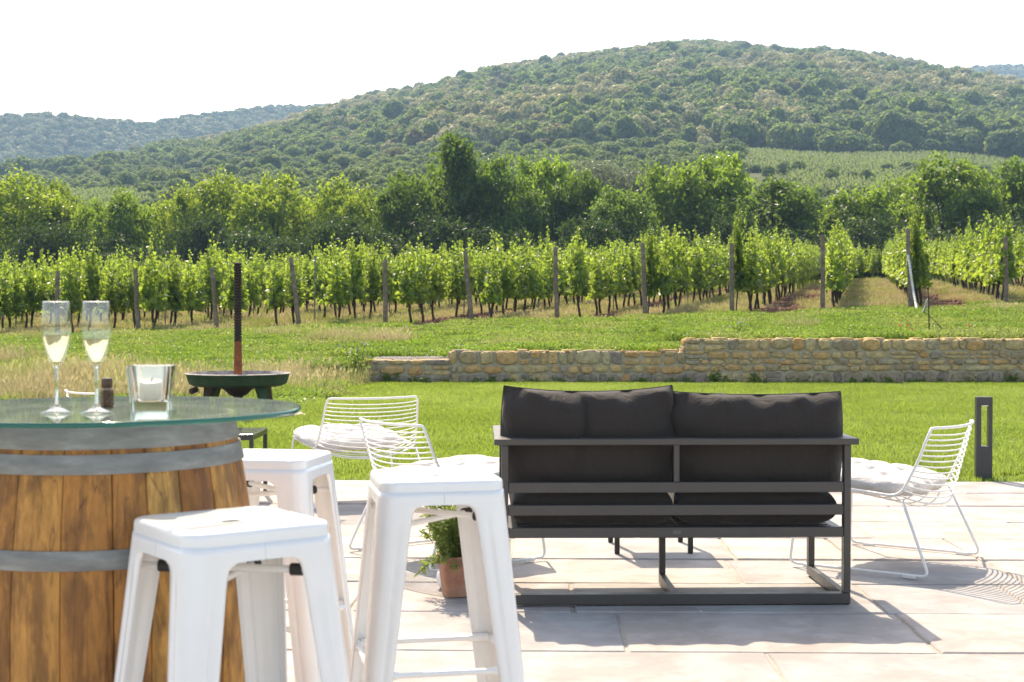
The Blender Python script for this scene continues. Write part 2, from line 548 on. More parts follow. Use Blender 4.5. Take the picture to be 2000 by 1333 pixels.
def hill(u, Y):
    """terrain beyond the trees, by bearing u = x/Y and distance Y"""
    px = 1000 + u * F
    yb = interp(YB, px); yr = interp(YR, px)
    z0 = z36(u * 110) + .03 * 60
    zb = CAMZ + yb * elev(interp(FB, px))
    zr = CAMZ + yr * elev(interp(SKY1, px)) - 13.0
    rf = interp(RF, px)
    zf = CAMZ + rf * elev(interp(SKY2, px)) - 12.0
    s = np.clip((Y - 118) / (yb - 118), 0, 1)
    z = z0 + (zb - z0) * s ** 1.04
    t = np.clip((Y - yb) / (yr - yb), 0, 1)
    z = z + (zr - zb) * t * (1.22 - .22 * t)
    dv = .36 * (rf - yr); yv = yr + dv
    d = np.clip((Y - yr) / dv, 0, 1)
    zv = np.minimum(zr, zf) * .72
    z = np.where(Y > yr, zr + (zv - zr) * sstep(d), z)
    fz = np.clip((Y - yv) / (rf - yv), 0, 1)
    z = np.where(Y > yv, zv + (zf - zv) * fz * (1.3 - .3 * fz), z)
    z = np.where(Y > rf, zf - (Y - rf) * .15, z)
    und = 2.5 * np.sin(u * 40 + Y * .011) * np.sin(Y * .017 - u * 13) * np.clip((Y - 300) / 500, 0, 1)
    return z + und


us = np.linspace(-1.25, 1.25, 300)
Ys = np.concatenate([np.arange(96, 500, 8), np.arange(500, 1400, 15), np.arange(1400, 2500, 25)])
U, YY = np.meshgrid(us, Ys)
Zh = hill(U, YY)
k = np.clip((YY - 96) / 24, 0, 1)
Zh = hgt(U * YY, np.minimum(YY, 98)) * (1 - k) + Zh * k
V = np.stack([U * YY, YY, Zh], -1).reshape(-1, 3)
ii = np.arange(len(us) * len(Ys)).reshape(len(Ys), len(us))
t_ = NT('shade-toned hill earth'); geo_ = t_.n('ShaderNodeNewGeometry')
c_ = t_.ramp(t_.noise(geo_.outputs['Position'], .03, 6, .65), [(.35, (.038, .056, .02)), (.55, (.062, .08, .028)), (.75, (.11, .11, .045))])  # earth colour darkened so the gaps between crowns read as shade
M['hill'] = t_.done(t_.principled(c_, .95, spec=.1))
o = link('hills', mesh_np('hills', V, np.stack([ii[:-1, :-1], ii[:-1, 1:], ii[1:, 1:], ii[1:, :-1]], -1).reshape(-1, 4), True), M['hill'])
o['kind'] = 'structure'


def hillz(x, y): return float(hill(np.array([x / y]), np.array([float(y)]))[0])


# ------------------------------------------------------------------ leaf scatter helpers
def rot_mats(n, mode='random', tilt=1.0):
    """n rotation matrices whose third column (leaf normal) is random, biased upward when tilt < 1"""
    nrm = rng.normal(size=(n, 3)) * np.array([tilt, tilt, 1.0])
    if mode == 'up': nrm[:, 2] = np.abs(nrm[:, 2]) + .15
    nrm /= np.linalg.norm(nrm, axis=1, keepdims=True) + 1e-9
    a = rng.normal(size=(n, 3))
    if mode == 'hang': a[:, 2] -= 1.3
    a -= nrm * (a * nrm).sum(1, keepdims=True)
    a /= np.linalg.norm(a, axis=1, keepdims=True) + 1e-9
    b = np.cross(a, nrm)
    return np.stack([b, a, nrm], -1)


def stamp(tv, tf, pos, R, sc):
    """copies of a template at pos with rotation R and size sc -> V, faces"""
    tv = np.asarray(tv, float); n = len(pos); k = len(tv)
    sc = np.asarray(sc, float)
    if sc.ndim == 1: sc = sc[:, None]
    V = np.einsum('nij,kj->nki', R, tv) * sc[:, None, :] + pos[:, None, :]
    off = (np.arange(n) * k)[:, None, None]
    return V.reshape(-1, 3), [(np.asarray(f)[None] + off).reshape(-1, np.asarray(f).shape[-1]) for f in tf]


def join(parts):
    Vs = []; Fs = {}; b = 0
    for V, fl in parts:
        Vs.append(V)
        for f in fl: Fs.setdefault(f.shape[1], []).append(f + b)
        b += len(V)
    return np.concatenate(Vs), [np.concatenate(x) for x in Fs.values()]


VINE_T = np.array([(0, 0, 0), (.26, -.14, .10), (.5, .16, .16), (.34, .38, .08), (.42, .68, .12), (.16, .70, .04), (0, 1, -.06),
                   (-.26, -.14, .10), (-.5, .16, .16), (-.34, .38, .08), (-.42, .68, .12), (-.16, .70, .04)])
VINE_F = [np.array([[0, 1, 2, 3, 4, 5, 6], [0, 6, 11, 10, 9, 8, 7]])]
LEAF_T = np.array([(0, 0, 0), (.32, .42, .10), (0, 1, -.05), (-.32, .42, .10)])
LEAF_F = [np.array([[0, 1, 2], [0, 2, 3]])]
CLUMP_T = np.array([(-.5, -.3, 0), (.1, -.55, .15), (.55, .0, 0), (.2, .5, .18), (-.45, .4, .05)])
CLUMP_F = [np.array([[0, 1, 2, 3, 4]])]


def tube_np(pts, rad, n=6):
    mb = MB(); mb.tube(pts, rad, n)
    V = np.array([tuple(p) for p in mb.v]); q = [f for f in mb.f if len(f) == 4]
    return V, [np.array(q)]


# ---- GN scatter for uncountable stuff
def scatter(name, P, R, S, protos, kind='stuff', label=None, cat=None):
    col = bpy.data.collections.new(name + ' kit')
    for p in protos:
        for c in list(p.users_collection): c.objects.unlink(p)
        col.objects.link(p)
    n = len(P)
    me = bpy.data.meshes.new(name)
    me.vertices.add(n); me.vertices.foreach_set('co', np.asarray(P, np.float32).ravel())
    a = me.attributes.new('rot', 'FLOAT_VECTOR', 'POINT'); a.data.foreach_set('vector', np.asarray(R, np.float32).ravel())
    S = np.asarray(S, np.float32)
    if S.ndim == 1: S = np.repeat(S[:, None], 3, 1)
    a = me.attributes.new('scl', 'FLOAT_VECTOR', 'POINT'); a.data.foreach_set('vector', S.ravel())
    a = me.attributes.new('idx', 'INT', 'POINT'); a.data.foreach_set('value', rng.integers(0, len(protos), n).astype(np.int32))
    o = bpy.data.objects.new(name, me); COL.objects.link(o)
    ng = bpy.data.node_groups.new(name, 'GeometryNodeTree')
    ng.interface.new_socket('Geometry', in_out='INPUT', socket_type='NodeSocketGeometry')
    ng.interface.new_socket('Geometry', in_out='OUTPUT', socket_type='NodeSocketGeometry')
    N = ng.nodes; L = ng.links
    gi = N.new('NodeGroupInput'); go = N.new('NodeGroupOutput')
    ip = N.new('GeometryNodeInstanceOnPoints')
    ci = N.new('GeometryNodeCollectionInfo'); ci.inputs['Collection'].default_value = col
    ci.inputs['Separate Children'].default_value = True; ci.inputs['Reset Children'].default_value = True
    ip.inputs['Pick Instance'].default_value = True

    def attr(nm, ty):
        q = N.new('GeometryNodeInputNamedAttribute'); q.data_type = ty; q.inputs['Name'].default_value = nm
        return q.outputs['Attribute']
    e2r = N.new('FunctionNodeEulerToRotation')
    L.new(attr('rot', 'FLOAT_VECTOR'), e2r.inputs[0])
    L.new(gi.outputs[0], ip.inputs['Points']); L.new(ci.outputs[0], ip.inputs['Instance'])
    L.new(attr('idx', 'INT'), ip.inputs['Instance Index'])
    L.new(e2r.outputs[0], ip.inputs['Rotation'])
    L.new(attr('scl', 'FLOAT_VECTOR'), ip.inputs['Scale'])
    L.new(ip.outputs[0], go.inputs[0])
    m = o.modifiers.new('scatter', 'NODES'); m.node_group = ng
    tag(o, label, cat, None, kind)
    return o


def noise2(x, y, s=1.0, ph=0.0):
    return (np.sin(x * s * 1.3 + ph) * np.sin(y * s * 1.7 + 1.1 * ph) + .6 * np.sin(x * s * 3.1 + y * s * 2.3 + ph) + .4 * np.sin(x * s * 6.7 - y * s * 5.1)) / 2


def zrot(n): return np.stack([np.zeros(n), np.zeros(n), rng.uniform(0, 2 * PI, n)], -1)


# ------------------------------------------------------------------ forest on the hills
def crown_proto(name, mat, R=5.0, Hh=11.0, n=720, lump=9, q=.98, low=.5):
    cs = rng.normal(size=(lump, 3)); cs /= np.linalg.norm(cs, axis=1, keepdims=True)
    cs[:, 2] = np.abs(cs[:, 2]) * .9 - .15
    cs *= np.array([R * .55, R * .55, Hh * .32]); cs[:, 2] += Hh * low
    rr = rng.uniform(.42, .62, lump) * R
    w = rr ** 2 / (rr ** 2).sum()
    k = rng.choice(lump, n, p=w)
    d = rng.normal(size=(n, 3)); d /= np.linalg.norm(d, axis=1, keepdims=True); d[:, 2] = np.where(d[:, 2] < -.5, -d[:, 2], d[:, 2])
    pos = cs[k] + d * (rr[k] * rng.uniform(.8, 1.08, n))[:, None]
    nrm = d + rng.normal(size=(n, 3)) * .45; nrm /= np.linalg.norm(nrm, axis=1, keepdims=True)
    a = rng.normal(size=(n, 3)); a -= nrm * (a * nrm).sum(1, keepdims=True); a /= np.linalg.norm(a, axis=1, keepdims=True)
    Rm = np.stack([np.cross(a, nrm), a, nrm], -1)
    A = stamp(CLUMP_T, CLUMP_F, pos, Rm, rng.uniform(.7, 1.3, n) * q)
    tv, tf = tube_np([(0, 0, -1.5), (.2, 0, Hh * .3), (0, .1, Hh * .6)], [.35, .28, .15], 5)
    V_, F_ = join([A, (tv, tf)])
    o = bpy.data.objects.new(name, mesh_np(name, V_, F_)); o.data.materials.append(mat)
    return o


def forest_points(n, y0, y1, pxa, pxb):
    Y = np.sqrt(rng.uniform(y0 ** 2, y1 ** 2, n)); px = rng.uniform(pxa, pxb, n)
    return px, Y


px, Y = forest_points(56000, 420, 1330, -500, 2500)
keep = (Y > interp(YB, px) + rng.normal(0, 7, len(px))) & (Y < interp(YR, px) + 60)
px, Y = px[keep], Y[keep]
x = (px - 1000) / F * Y
z = hill(x / Y, Y)
pat = np.sin(x * .018 + 1.3) * np.sin(Y * .013 + x * .006) + .5 * np.sin(x * .05 - Y * .03) + rng.normal(0, .45, len(x))
hi = (Y - interp(YB, px)) / (interp(YR, px) - interp(YB, px))
bloom = pat + 1.7 * hi > .85
P = np.stack([x, Y, z - .8], -1)
S = np.clip(np.exp(rng.normal(-.20, .22, len(x))), .45, 1.3)
S *= 1 - .22 * np.clip((900 - px) / 500, 0, 1)
S = np.stack([S, S, S * rng.uniform(.85, 1.15, len(x))], -1)
kitf = [crown_proto('forest crown kit', M['forest'], rng.uniform(4.3, 5.4), rng.uniform(9, 11), lump=int(rng.integers(6, 16))) for _ in range(6)]
kitb = [crown_proto('bloom crown kit', M['forest_bloom'], rng.uniform(4.3, 5.2), rng.uniform(8.5, 10.5), lump=int(rng.integers(9, 14))) for _ in range(4)]
scatter('hillside_forest', P[~bloom], zrot((~bloom).sum()), S[~bloom], kitf, 'stuff', 'dense green forest covering the big rounded hill', 'forest')
scatter('blossoming_forest', P[bloom], zrot(bloom.sum()), S[bloom], kitb, 'stuff', 'cream blossoming chestnut woods among the green forest on the hill', 'forest')
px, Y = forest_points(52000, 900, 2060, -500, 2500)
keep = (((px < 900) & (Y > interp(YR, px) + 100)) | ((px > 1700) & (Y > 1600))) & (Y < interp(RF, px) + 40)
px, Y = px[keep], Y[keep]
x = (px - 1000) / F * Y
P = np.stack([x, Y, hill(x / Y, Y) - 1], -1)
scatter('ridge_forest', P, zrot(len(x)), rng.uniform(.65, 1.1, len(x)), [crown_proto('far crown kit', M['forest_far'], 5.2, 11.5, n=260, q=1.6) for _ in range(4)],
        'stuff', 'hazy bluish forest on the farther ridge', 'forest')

# scrub between the far fields
px = rng.uniform(-450, 1440, 3600); Y = np.sqrt(rng.uniform(225 ** 2, 600 ** 2, 3600))
keep = (Y < interp(YB, px) + 5) & ~((px > 125) & (px < 285) & (Y > 285) & (Y < 390)) & ~((px > -125) & (px < 60) & (Y > 330) & (Y < 390)) & (noise2(px * .02, Y * .03) > -.45)
px, Y = px[keep], Y[keep]; x = (px - 1000) / F * Y
scatter('hillside_scrub', np.stack([x, Y, hill(x / Y, Y) - 1.2], -1), zrot(len(x)), rng.uniform(.30, .62, len(x)), [crown_proto('scrub kit', M['forest'], 4.8, 8.5, n=800, q=.95, lump=int(rng.integers(6, 14)), low=.34) for _ in range(5)],
        'stuff', 'bushy green scrub covering the lower slope between the far fields', 'scrub')

# vineyards far off on the lower slopes
bush = []
for _ in range(3):
    n = 46
    pos = rng.normal(size=(n, 3)) * np.array([.55, .35, .4]) + np.array([0, 0, 1.0])
    o = bpy.data.objects.new('far vine kit', mesh_np('far vine kit', *stamp(CLUMP_T, CLUMP_F, pos, rot_mats(n), rng.uniform(.3, .55, n))))
    o.data.materials.append(M['vine_leaf_b']); bush.append(o)
pts = []
for (pa, pb, ya, yb_, ang) in ((1430, 2150, 345, 475, .5), (1540, 2000, 255, 335, .2), (120, 290, 290, 385, -.3), (-120, 60, 330, 390, .2)):
    xa = (pa - 1000) / F * ya; xb = (pb - 1000) / F * yb_
    c, s_ = math.cos(ang), math.sin(ang)
    cx, cy = (xa + xb) / 2, (ya + yb_) / 2
    L_ = 150
    for i in np.arange(-L_, L_, 2.3):
        j = np.arange(-L_, L_, 1.25); j = j + rng.normal(0, .15, len(j))
        X_ = cx + i * c - j * s_; Y_ = cy + i * s_ + j * c
        p_ = 1000 + X_ / Y_ * F
        ok = (p_ > pa) & (p_ < pb) & (Y_ > ya) & (Y_ < np.minimum(yb_, interp(YB, p_) - 6))
        pts.append(np.stack([X_[ok], Y_[ok]], -1))
pts = np.concatenate(pts)
P = np.stack([pts[:, 0], pts[:, 1], hill(pts[:, 0] / pts[:, 1], pts[:, 1])], -1)
scatter('distant_vineyard', P, np.tile((0, 0, .3), (len(P), 1)), rng.uniform(.8, 1.2, len(P)), bush, 'stuff', 'pale green vineyard rows on the far lower slope', 'vineyard')


# ------------------------------------------------------------------ individual trees
def tree_meshes(R=4.0, H=10.0, nclump=95, per=64, leaf=.30, shape='round', low=.12, seed=0):
    global rng
    keep_ = rng; rng = np.random.default_rng(1000 + seed)
    cl = []
    while len(cl) < nclump:
        p = rng.uniform(-1, 1, 3)
        d = np.linalg.norm(p)
        if d > 1 or d < .25: continue
        if rng.random() > d ** 1.3 + .1: continue
        h = (p[2] + 1) / 2
        if shape == 'spire': k = 1.05 - 1.55 * max(0.0, h - .42)
        elif shape == 'tall': k = 1.0 - .35 * abs(h - .4)
        else: k = 1.0
        cl.append((p[0] * R * k, p[1] * R * k, H * (low + (1 - low) * h)))
    cl = np.array(cl)
    cl[:, 0] += .5 * R * .3 * np.sin(cl[:, 2] * .9 + seed); cl[:, 2] += rng.normal(0, .25, nclump)
    n = nclump * per
    sr = np.repeat(rng.uniform(.5, 1.0, nclump) * R * .155, per)
    pos = np.repeat(cl, per, 0) + rng.normal(size=(n, 3)) * sr[:, None] * np.array([1, 1, .75])
    A = stamp(LEAF_T, LEAF_F, pos, rot_mats(n, 'hang'), rng.uniform(.6, 1.25, n) * leaf)
    crown = mesh_np('crown', *A)
    parts = []
    parts.append(tube_np([(0, 0, -.5), (.1, .05, H * .2), (-.05 * R * .3, .1, H * .45), (.1, -.05, H * .75)], [.028 * H, .024 * H, .016 * H, .005 * H], 8))
    for i in rng.choice(nclump, min(26, nclump), replace=False):
        e = cl[i]; z0 = min(e[2] * .6, H * .5) * rng.uniform(.5, .95)
        mid = np.array([e[0] * .45, e[1] * .45, (z0 + e[2]) / 2 + .3])
        parts.append(tube_np([(0, 0, z0), tuple(mid), tuple(e)], [.010 * H, .006 * H, .002 * H], 5))
    trunk = mesh_np('trunk', *join(parts), smooth=True)
    rng = keep_
    return crown, trunk


TREE_KIT = {}


def tree_kit(kind, var):
    key = (kind, var)
    if key not in TREE_KIT:
        cfg = dict(lime=dict(R=4.2, H=10, nclump=150, per=70, leaf=.40, low=.06), mid=dict(R=4.0, H=10, nclump=150, per=70, leaf=.44, low=.05),
                   dark=dict(R=4.0, H=10, nclump=170, per=70, leaf=.42, low=.03), spire=dict(R=3.4, H=10, nclump=140, per=66, leaf=.40, shape='spire', low=.03),
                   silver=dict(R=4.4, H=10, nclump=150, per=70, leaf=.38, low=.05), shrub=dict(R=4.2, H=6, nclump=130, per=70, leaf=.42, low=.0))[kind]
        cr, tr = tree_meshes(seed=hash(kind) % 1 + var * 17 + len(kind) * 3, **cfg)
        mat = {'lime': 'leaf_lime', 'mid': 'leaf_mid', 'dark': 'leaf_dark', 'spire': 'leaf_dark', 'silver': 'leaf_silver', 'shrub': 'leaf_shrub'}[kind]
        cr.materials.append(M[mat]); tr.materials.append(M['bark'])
        TREE_KIT[key] = (cr, tr, cfg['R'], cfg['H'])
    return TREE_KIT[key]


def plant_tree(name, kind, var, px, top, wpx, Y, label, group, cat='tree', zoff=None):
    cr, tr, R0, H0 = tree_kit(kind, var)
    x = (px - 1000) / F * Y
    g = float(hgt(x, min(Y, 98.0))) if Y < 122 else hillz(x, Y)
    if zoff is not None: g += zoff
    ztop = CAMZ + (610 - top) / F * Y
    t = thing(name, label, cat, (x, Y, g), rng.uniform(0, 6.28), group)
    sx = wpx / F * Y / 2 / R0; sz = (ztop - g) / H0
    a = link('trunk', tr, None, t); b = link('crown', cr, None, t)
    t.scale = (sx, sx, sz)
    return t


TREES = [  # name, kind, var, px, top, width px, distance, label
    ('lime_tree', 'lime', 0, 30, 352, 200, 108, 'loose lime-green tree at the left edge behind the vines'),
    ('lime_tree', 'lime', 1, 112, 362, 130, 112, 'slender lime-green tree with thin upright branches above the left wine glass'),
    ('broad_tree', 'mid', 0, 178, 392, 100, 108, 'small mid-green tree behind the right wine glass'),
    ('broad_tree', 'mid', 1, 248, 380, 120, 106, 'dark-limbed green tree with flat-topped sprays, left of the rusty screw'),
    ('lime_tree', 'lime', 2, 352, 372, 130, 112, 'lime-green tree at the left shoulder of the bright clump'),
    ('lime_tree', 'lime', 0, 425, 352, 170, 116, 'tallest lime-green tree just left of the rusty screw'),
    ('lime_tree', 'lime', 1, 535, 350, 170, 112, 'wide bright tree with bare dark limbs right of the rusty screw'),
    ('lime_tree', 'lime', 2, 645, 358, 160, 114, 'bright yellowish-green tree with an open gap beneath it'),
    ('lime_tree', 'lime', 0, 722, 378, 120, 110, 'lower lime-green tree leaning on the dark central group'),
    ('dark_tree', 'dark', 0, 792, 345, 130, 106, 'dark drooping tree at the left end of the central group'),
    ('spire_tree', 'spire', 0, 897, 262, 170, 108, 'tallest dark tree with a pointed leafy spire'),
    ('dark_tree', 'dark', 1, 862, 335, 130, 112, 'dark tree crowded under the pointed spire'),
    ('dark_tree', 'dark', 2, 975, 318, 150, 108, 'dark rounded tree right beside the pointed spire'),
    ('broad_tree', 'mid', 2, 1062, 306, 150, 112, 'mid-green feathery-topped tree in the middle of the tree line'),
    ('dark_tree', 'dark', 0, 1128, 342, 110, 110, 'dark green tree in front of the silver willow on its left'),
    ('dark_tree', 'dark', 1, 1208, 378, 150, 104, 'low dark green tree below the silver willow'),
    ('silver_willow', 'silver', 0, 1190, 312, 150, 150, 'silvery grey-green willow, the left crown of the pale pair'),
    ('silver_willow', 'silver', 1, 1262, 330, 110, 146, 'silvery grey-green willow, the right crown of the pale pair'),
    ('broad_tree', 'mid', 0, 1312, 322, 140, 112, 'green bushy tree to the right of the silver willow'),
    ('broad_tree', 'mid', 1, 1402, 308, 160, 110, 'large green tree with an uneven two-lobed top'),
    ('dark_tree', 'dark', 2, 1505, 352, 190, 106, 'broad dark green domed tree behind the tall leafy vine post'),
    ('dark_tree', 'dark', 0, 1570, 366, 100, 112, 'dark tree sloping down beside the gap to the far vineyard'),
    ('broad_tree', 'mid', 2, 1672, 372, 150, 108, 'soft mid-green tree right of the gap to the far vineyard'),
    ('broad_tree', 'mid', 0, 1738, 346, 120, 116, 'mid-green tree directly behind the post with the hose'),
    ('broad_tree', 'mid', 1, 1842, 316, 180, 108, 'tall green round-topped tree at the right of the tree line'),
    ('broad_tree', 'mid', 2, 1918, 376, 110, 106, 'small green tree between the two big right-hand crowns'),
    ('dark_tree', 'dark', 1, 1978, 326, 160, 110, 'big green tree cut by the right edge of the picture'),
    ('dark_tree', 'dark', 2, 2100, 340, 170, 112, 'green tree just past the right edge of the view'),
    ('lime_tree', 'lime', 1, -90, 360, 190, 112, 'lime-green tree just past the left edge of the view'),
    ('lime_tree', 'lime', 2, -200, 372, 170, 110, 'lime-green tree second beyond the left edge of the view'),
    ('broad_tree', 'mid', 0, -310, 360, 180, 112, 'mid-green tree third beyond the left edge of the view'),
    ('broad_tree', 'mid', 1, 2215, 335, 180, 110, 'green tree second beyond the right edge of the view'),
    ('dark_tree', 'dark', 0, 2330, 350, 180, 112, 'dark tree third beyond the right edge of the view'),
]
for nm, kd, vr, px_, tp, w_, Y_, lb in TREES:
    plant_tree(nm, kd, vr, px_, tp, w_, Y_, lb, 'trees along the far edge of the vineyard')
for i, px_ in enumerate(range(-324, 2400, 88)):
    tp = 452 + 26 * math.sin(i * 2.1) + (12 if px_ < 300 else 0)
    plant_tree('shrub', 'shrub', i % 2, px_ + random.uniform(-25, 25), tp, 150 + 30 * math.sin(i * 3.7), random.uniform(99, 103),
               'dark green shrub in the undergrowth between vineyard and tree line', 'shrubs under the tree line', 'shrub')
# lower hillside: separate trees over the far fields
kit_c = [crown_proto('crown', M['forest'], R=rng.uniform(4.2, 5.0), Hh=rng.uniform(7.5, 11.0), n=1700, lump=int(rng.integers(6, 17)), q=.66, low=rng.uniform(.24, .33)).data for _ in range(9)]
trunk_far = mesh_np('trunk', *tube_np([(0, 0, -1), (.1, 0, 3), (0, 0, 6)], [.3, .25, .12], 6))
trunk_far.materials.append(M['bark'])
spots = [(1330, 300, 66, 330), (1362, 310, 60, 300), (1440, 300, 44, 345), (1556, 318, 40, 330), (1730, 318, 32, 345), (1770, 306, 40, 345), (1895, 302, 36, 370), (1916, 300, 46, 350),
         (1665, 345, 46, 300), (1690, 352, 36, 290), (1785, 342, 50, 290), (1850, 348, 40, 280), (1620, 352, 40, 290), (1500, 335, 30, 320), (1240, 290, 46, 430), (1130, 262, 60, 420), (1045, 252, 62, 430), (990, 270, 50, 400), (1185, 268, 50, 440), (930, 285, 44, 420), (1290, 285, 44, 430)]
r_ = random.Random(5)
for i in range(215):
    p_ = r_.uniform(-90, 980); yy = math.sqrt(r_.uniform(230 ** 2, 600 ** 2))
    if 130 < p_ < 275 and 285 < yy < 390: continue
    spots.append((p_, None, r_.uniform(36, 62) * (380 / yy) ** .6, yy))
for i in range(76):
    p_ = r_.uniform(930, 1450); yy = r_.uniform(300, 485)
    spots.append((p_, None, r_.uniform(36, 62), yy))
for i in range(26):
    p_ = r_.uniform(1470, 2040); yy = r_.choice((r_.uniform(230, 290), r_.uniform(335, 350)))
    spots.append((p_, None, r_.uniform(26, 44), yy))
for i, (px_, tp, w_, Y_) in enumerate(spots):
    x_ = (px_ - 1000) / F * Y_
    g = hillz(x_, Y_)
    t = thing('hillside_tree', 'round-crowned tree standing among the far fields at the foot of the hill', 'tree', (x_, Y_, g), r_.uniform(0, 6.28), 'trees scattered over the lower hillside')
    s_ = w_ / F * Y_ / 2 / 4.9
    sz = s_ * r_.uniform(.65, 1.0)
    if tp is not None: sz = max(.45, min(1.5, (CAMZ + (610 - tp) / F * Y_ - g) / 11.0))
    t.scale = (s_, s_, sz)
    link('trunk', trunk_far, None, t); link('crown', kit_c[i % 9], None, t)


# ------------------------------------------------------------------ vineyard
def vine_mesh(seed, tall=0.0):
    r = np.random.default_rng(300 + seed)
    global rng
    kp = rng; rng = r
    parts = []; pos = []; sc = []
    for s in range(13):
        bx = (r.random() + r.random() - 1) * .60; by = r.normal(0, .07)
        top = r.uniform(1.35, 1.98) + (r.random() < .55) * r.uniform(.12, .58) + tall
        lean = r.normal(0, .13, 2)
        n = int((top - .76) / .062)
        h = np.linspace(.76, top, n)
        q = (h - .76) / (top - .76)
        cx = bx + lean[0] * q + .04 * np.sin(h * 5 + s); cy = by + lean[1] * q * .8
        pts_ = np.stack([cx, cy, h], -1)
        parts.append(tube_np([tuple(p) for p in pts_[::3]] + [tuple(pts_[-1])], .006, 3))
        rad = .13 * (1 - q * .75)
        for rep in range(2):
            a = r.uniform(0, 2 * PI, n)
            pos.append(pts_ + np.stack([np.cos(a) * rad, np.sin(a) * rad * 1.3, r.normal(0, .03, n) - .05], -1))
            sc.append((.18 - .12 * q ** 1.5) * r.uniform(.65, 1.15, n))
    pos = np.concatenate(pos); sc = np.concatenate(sc)
    R_ = rot_mats(len(pos), 'hang', 1.2)
    L_ = stamp(VINE_T, VINE_F, pos, R_, sc)
    fol = mesh_np('foliage', *join([L_] + parts))
    tp = []
    z = np.linspace(-.08, .86, 7)
    ph = r.uniform(0, 6)
    x0 = r.normal(0, .05)
    pl = [(x0 * (1 - i / 6) + .03 * math.sin(i * 1.3 + ph), .03 * math.cos(i * 1.1 + ph), zz) for i, zz in enumerate(z)]
    tp.append(tube_np(pl, [.044, .036, .033, .032, .036, .046, .036], 7))
    tp.append(tube_np([pl[-2], (.2, .01, .87), (.55, 0, .90)], [.022, .016, .009], 5))
    tp.append(tube_np([pl[-2], (-.2, -.01, .88), (-.5, 0, .89)], [.022, .014, .009], 5))
    trk = mesh_np('trunk', *join(tp), smooth=True)
    rng = kp
    fol.materials.append(M['vine_leaf']); trk.materials.append(M['vine_bark'])
    return fol, trk


VK = [vine_mesh(i) for i in range(9)]
row_ang = math.atan2(1, ROWK)
rows_x0 = [-11.48 + RSP * (12.48 + 11.48) / (RSP * 11) * i * 1.0 for i in range(-16, 20)]
vines = []
for x0 in rows_x0:
    for j in range(50):
        yy = 36.45 + j * 1.12 + random.uniform(-.12, .12)
        if yy > 91: break
        xx = x0 + ROWK * (yy - 36) + random.uniform(-.05, .05)
        if abs(xx / yy) > .47: continue
        if random.random() < .07: continue
        vines.append((xx, yy))
vines.sort(key=lambda p: p[1] + abs(p[0]) * .12 + (100 if abs(p[0] / p[1]) > .37 else 0))
near, rest = vines[:296], vines[296:]
v0 = []
for f_, t_m in VK:
    root = thing('grapevine', 'leafy green grapevine on a dark gnarled trunk in the vineyard rows', 'grapevine', (0, 0, 0), 0, 'grapevines in the vineyard rows')
    link('trunk', t_m, None, root); link('foliage', f_, None, root)
    v0.append(root)
for i, (xx, yy) in enumerate(near):
    o = v0[i] if i < len(v0) else copy_tree(v0[random.randrange(len(v0))])
    o.location = (xx, yy, float(hgt(xx, yy)))
    o.rotation_euler = (0, 0, row_ang + (PI if random.random() < .5 else 0) + random.uniform(-.1, .1))
    s_ = random.uniform(.86, 1.15); o.scale = (random.uniform(.85, 1.15), 1.0, s_)
kit = []
for i, (f_, t_m) in enumerate(VK[:6]):
    V_ = []; F_l = {}; b = 0; mi = []
    me = f_.copy(); me.name = 'vine kit'
    import bmesh
    bm = bmesh.new(); bm.from_mesh(f_); nf = len(bm.faces); bm.from_mesh(t_m)
    bm.faces.ensure_lookup_table()
    for q in range(nf, len(bm.faces)): bm.faces[q].material_index = 1
    bm.to_mesh(me); bm.free()
    me.materials.clear(); me.materials.append(M['vine_leaf']); me.materials.append(M['vine_bark'])
    kit.append(bpy.data.objects.new('vine kit', me))
rest += [(x_ + random.uniform(-.3, .3), y_ + random.uniform(-.3, .3)) for y_ in (84, 86.4, 88.8, 91.2) for x_ in np.arange(-.47 * y_, .47 * y_, 1.0)]
rest = np.array(rest)
P = np.stack([rest[:, 0], rest[:, 1], hgt(rest[:, 0], rest[:, 1])], -1)
R = np.zeros((len(P), 3)); R[:, 2] = row_ang + (rng.random(len(P)) < .5) * PI
scatter('farther_vine_rows', P, R, np.stack([np.ones(len(P)), np.ones(len(P)), rng.uniform(.88, 1.05, len(P))], -1), kit, 'stuff', 'farther grapevine rows behind the nearest vines', 'grapevines')

POSTS = [  # top px, bottom px, top y, bottom y, label
    (112, 112, 530, 657, 'wooden vineyard post standing behind the left wine glass'),
    (264, 271, 525, 660, 'thin wooden vineyard post above the candle glass'),
    (414, 425, 525, 656, 'slightly leaning wooden post just left of the rusty screw'),
    (568, 586, 503, 650, 'leaning wooden vineyard post right of the rusty screw'),
    (752, 753, 508, 632, 'wooden post with weathered top above the low left wall end'),
    (908, 922, 490, 638, 'leaning wooden post above the first step of the stone wall'),
    (1084, 1088, 483, 627, 'wooden vineyard post half covered by a leafy shoot, above the wall middle'),
    (1255, 1261, 475, 634, 'wooden post wrapped in vine beside bare reddish soil'),
    (1429, 1430, 475, 623, 'wooden post with the tallest leafy vine climbing beside it'),
    (1607, 1607, 460, 617, 'grey wooden post between the soil lane and the dry grass lane'),
    (1773, 1779, 447, 608, 'grey wooden post with a white hose hanging from it'),
    (1964, 1965, 462, 600, 'wooden vineyard post nearest the right edge of the picture'),
]
clf, clt = vine_mesh(40, .35)
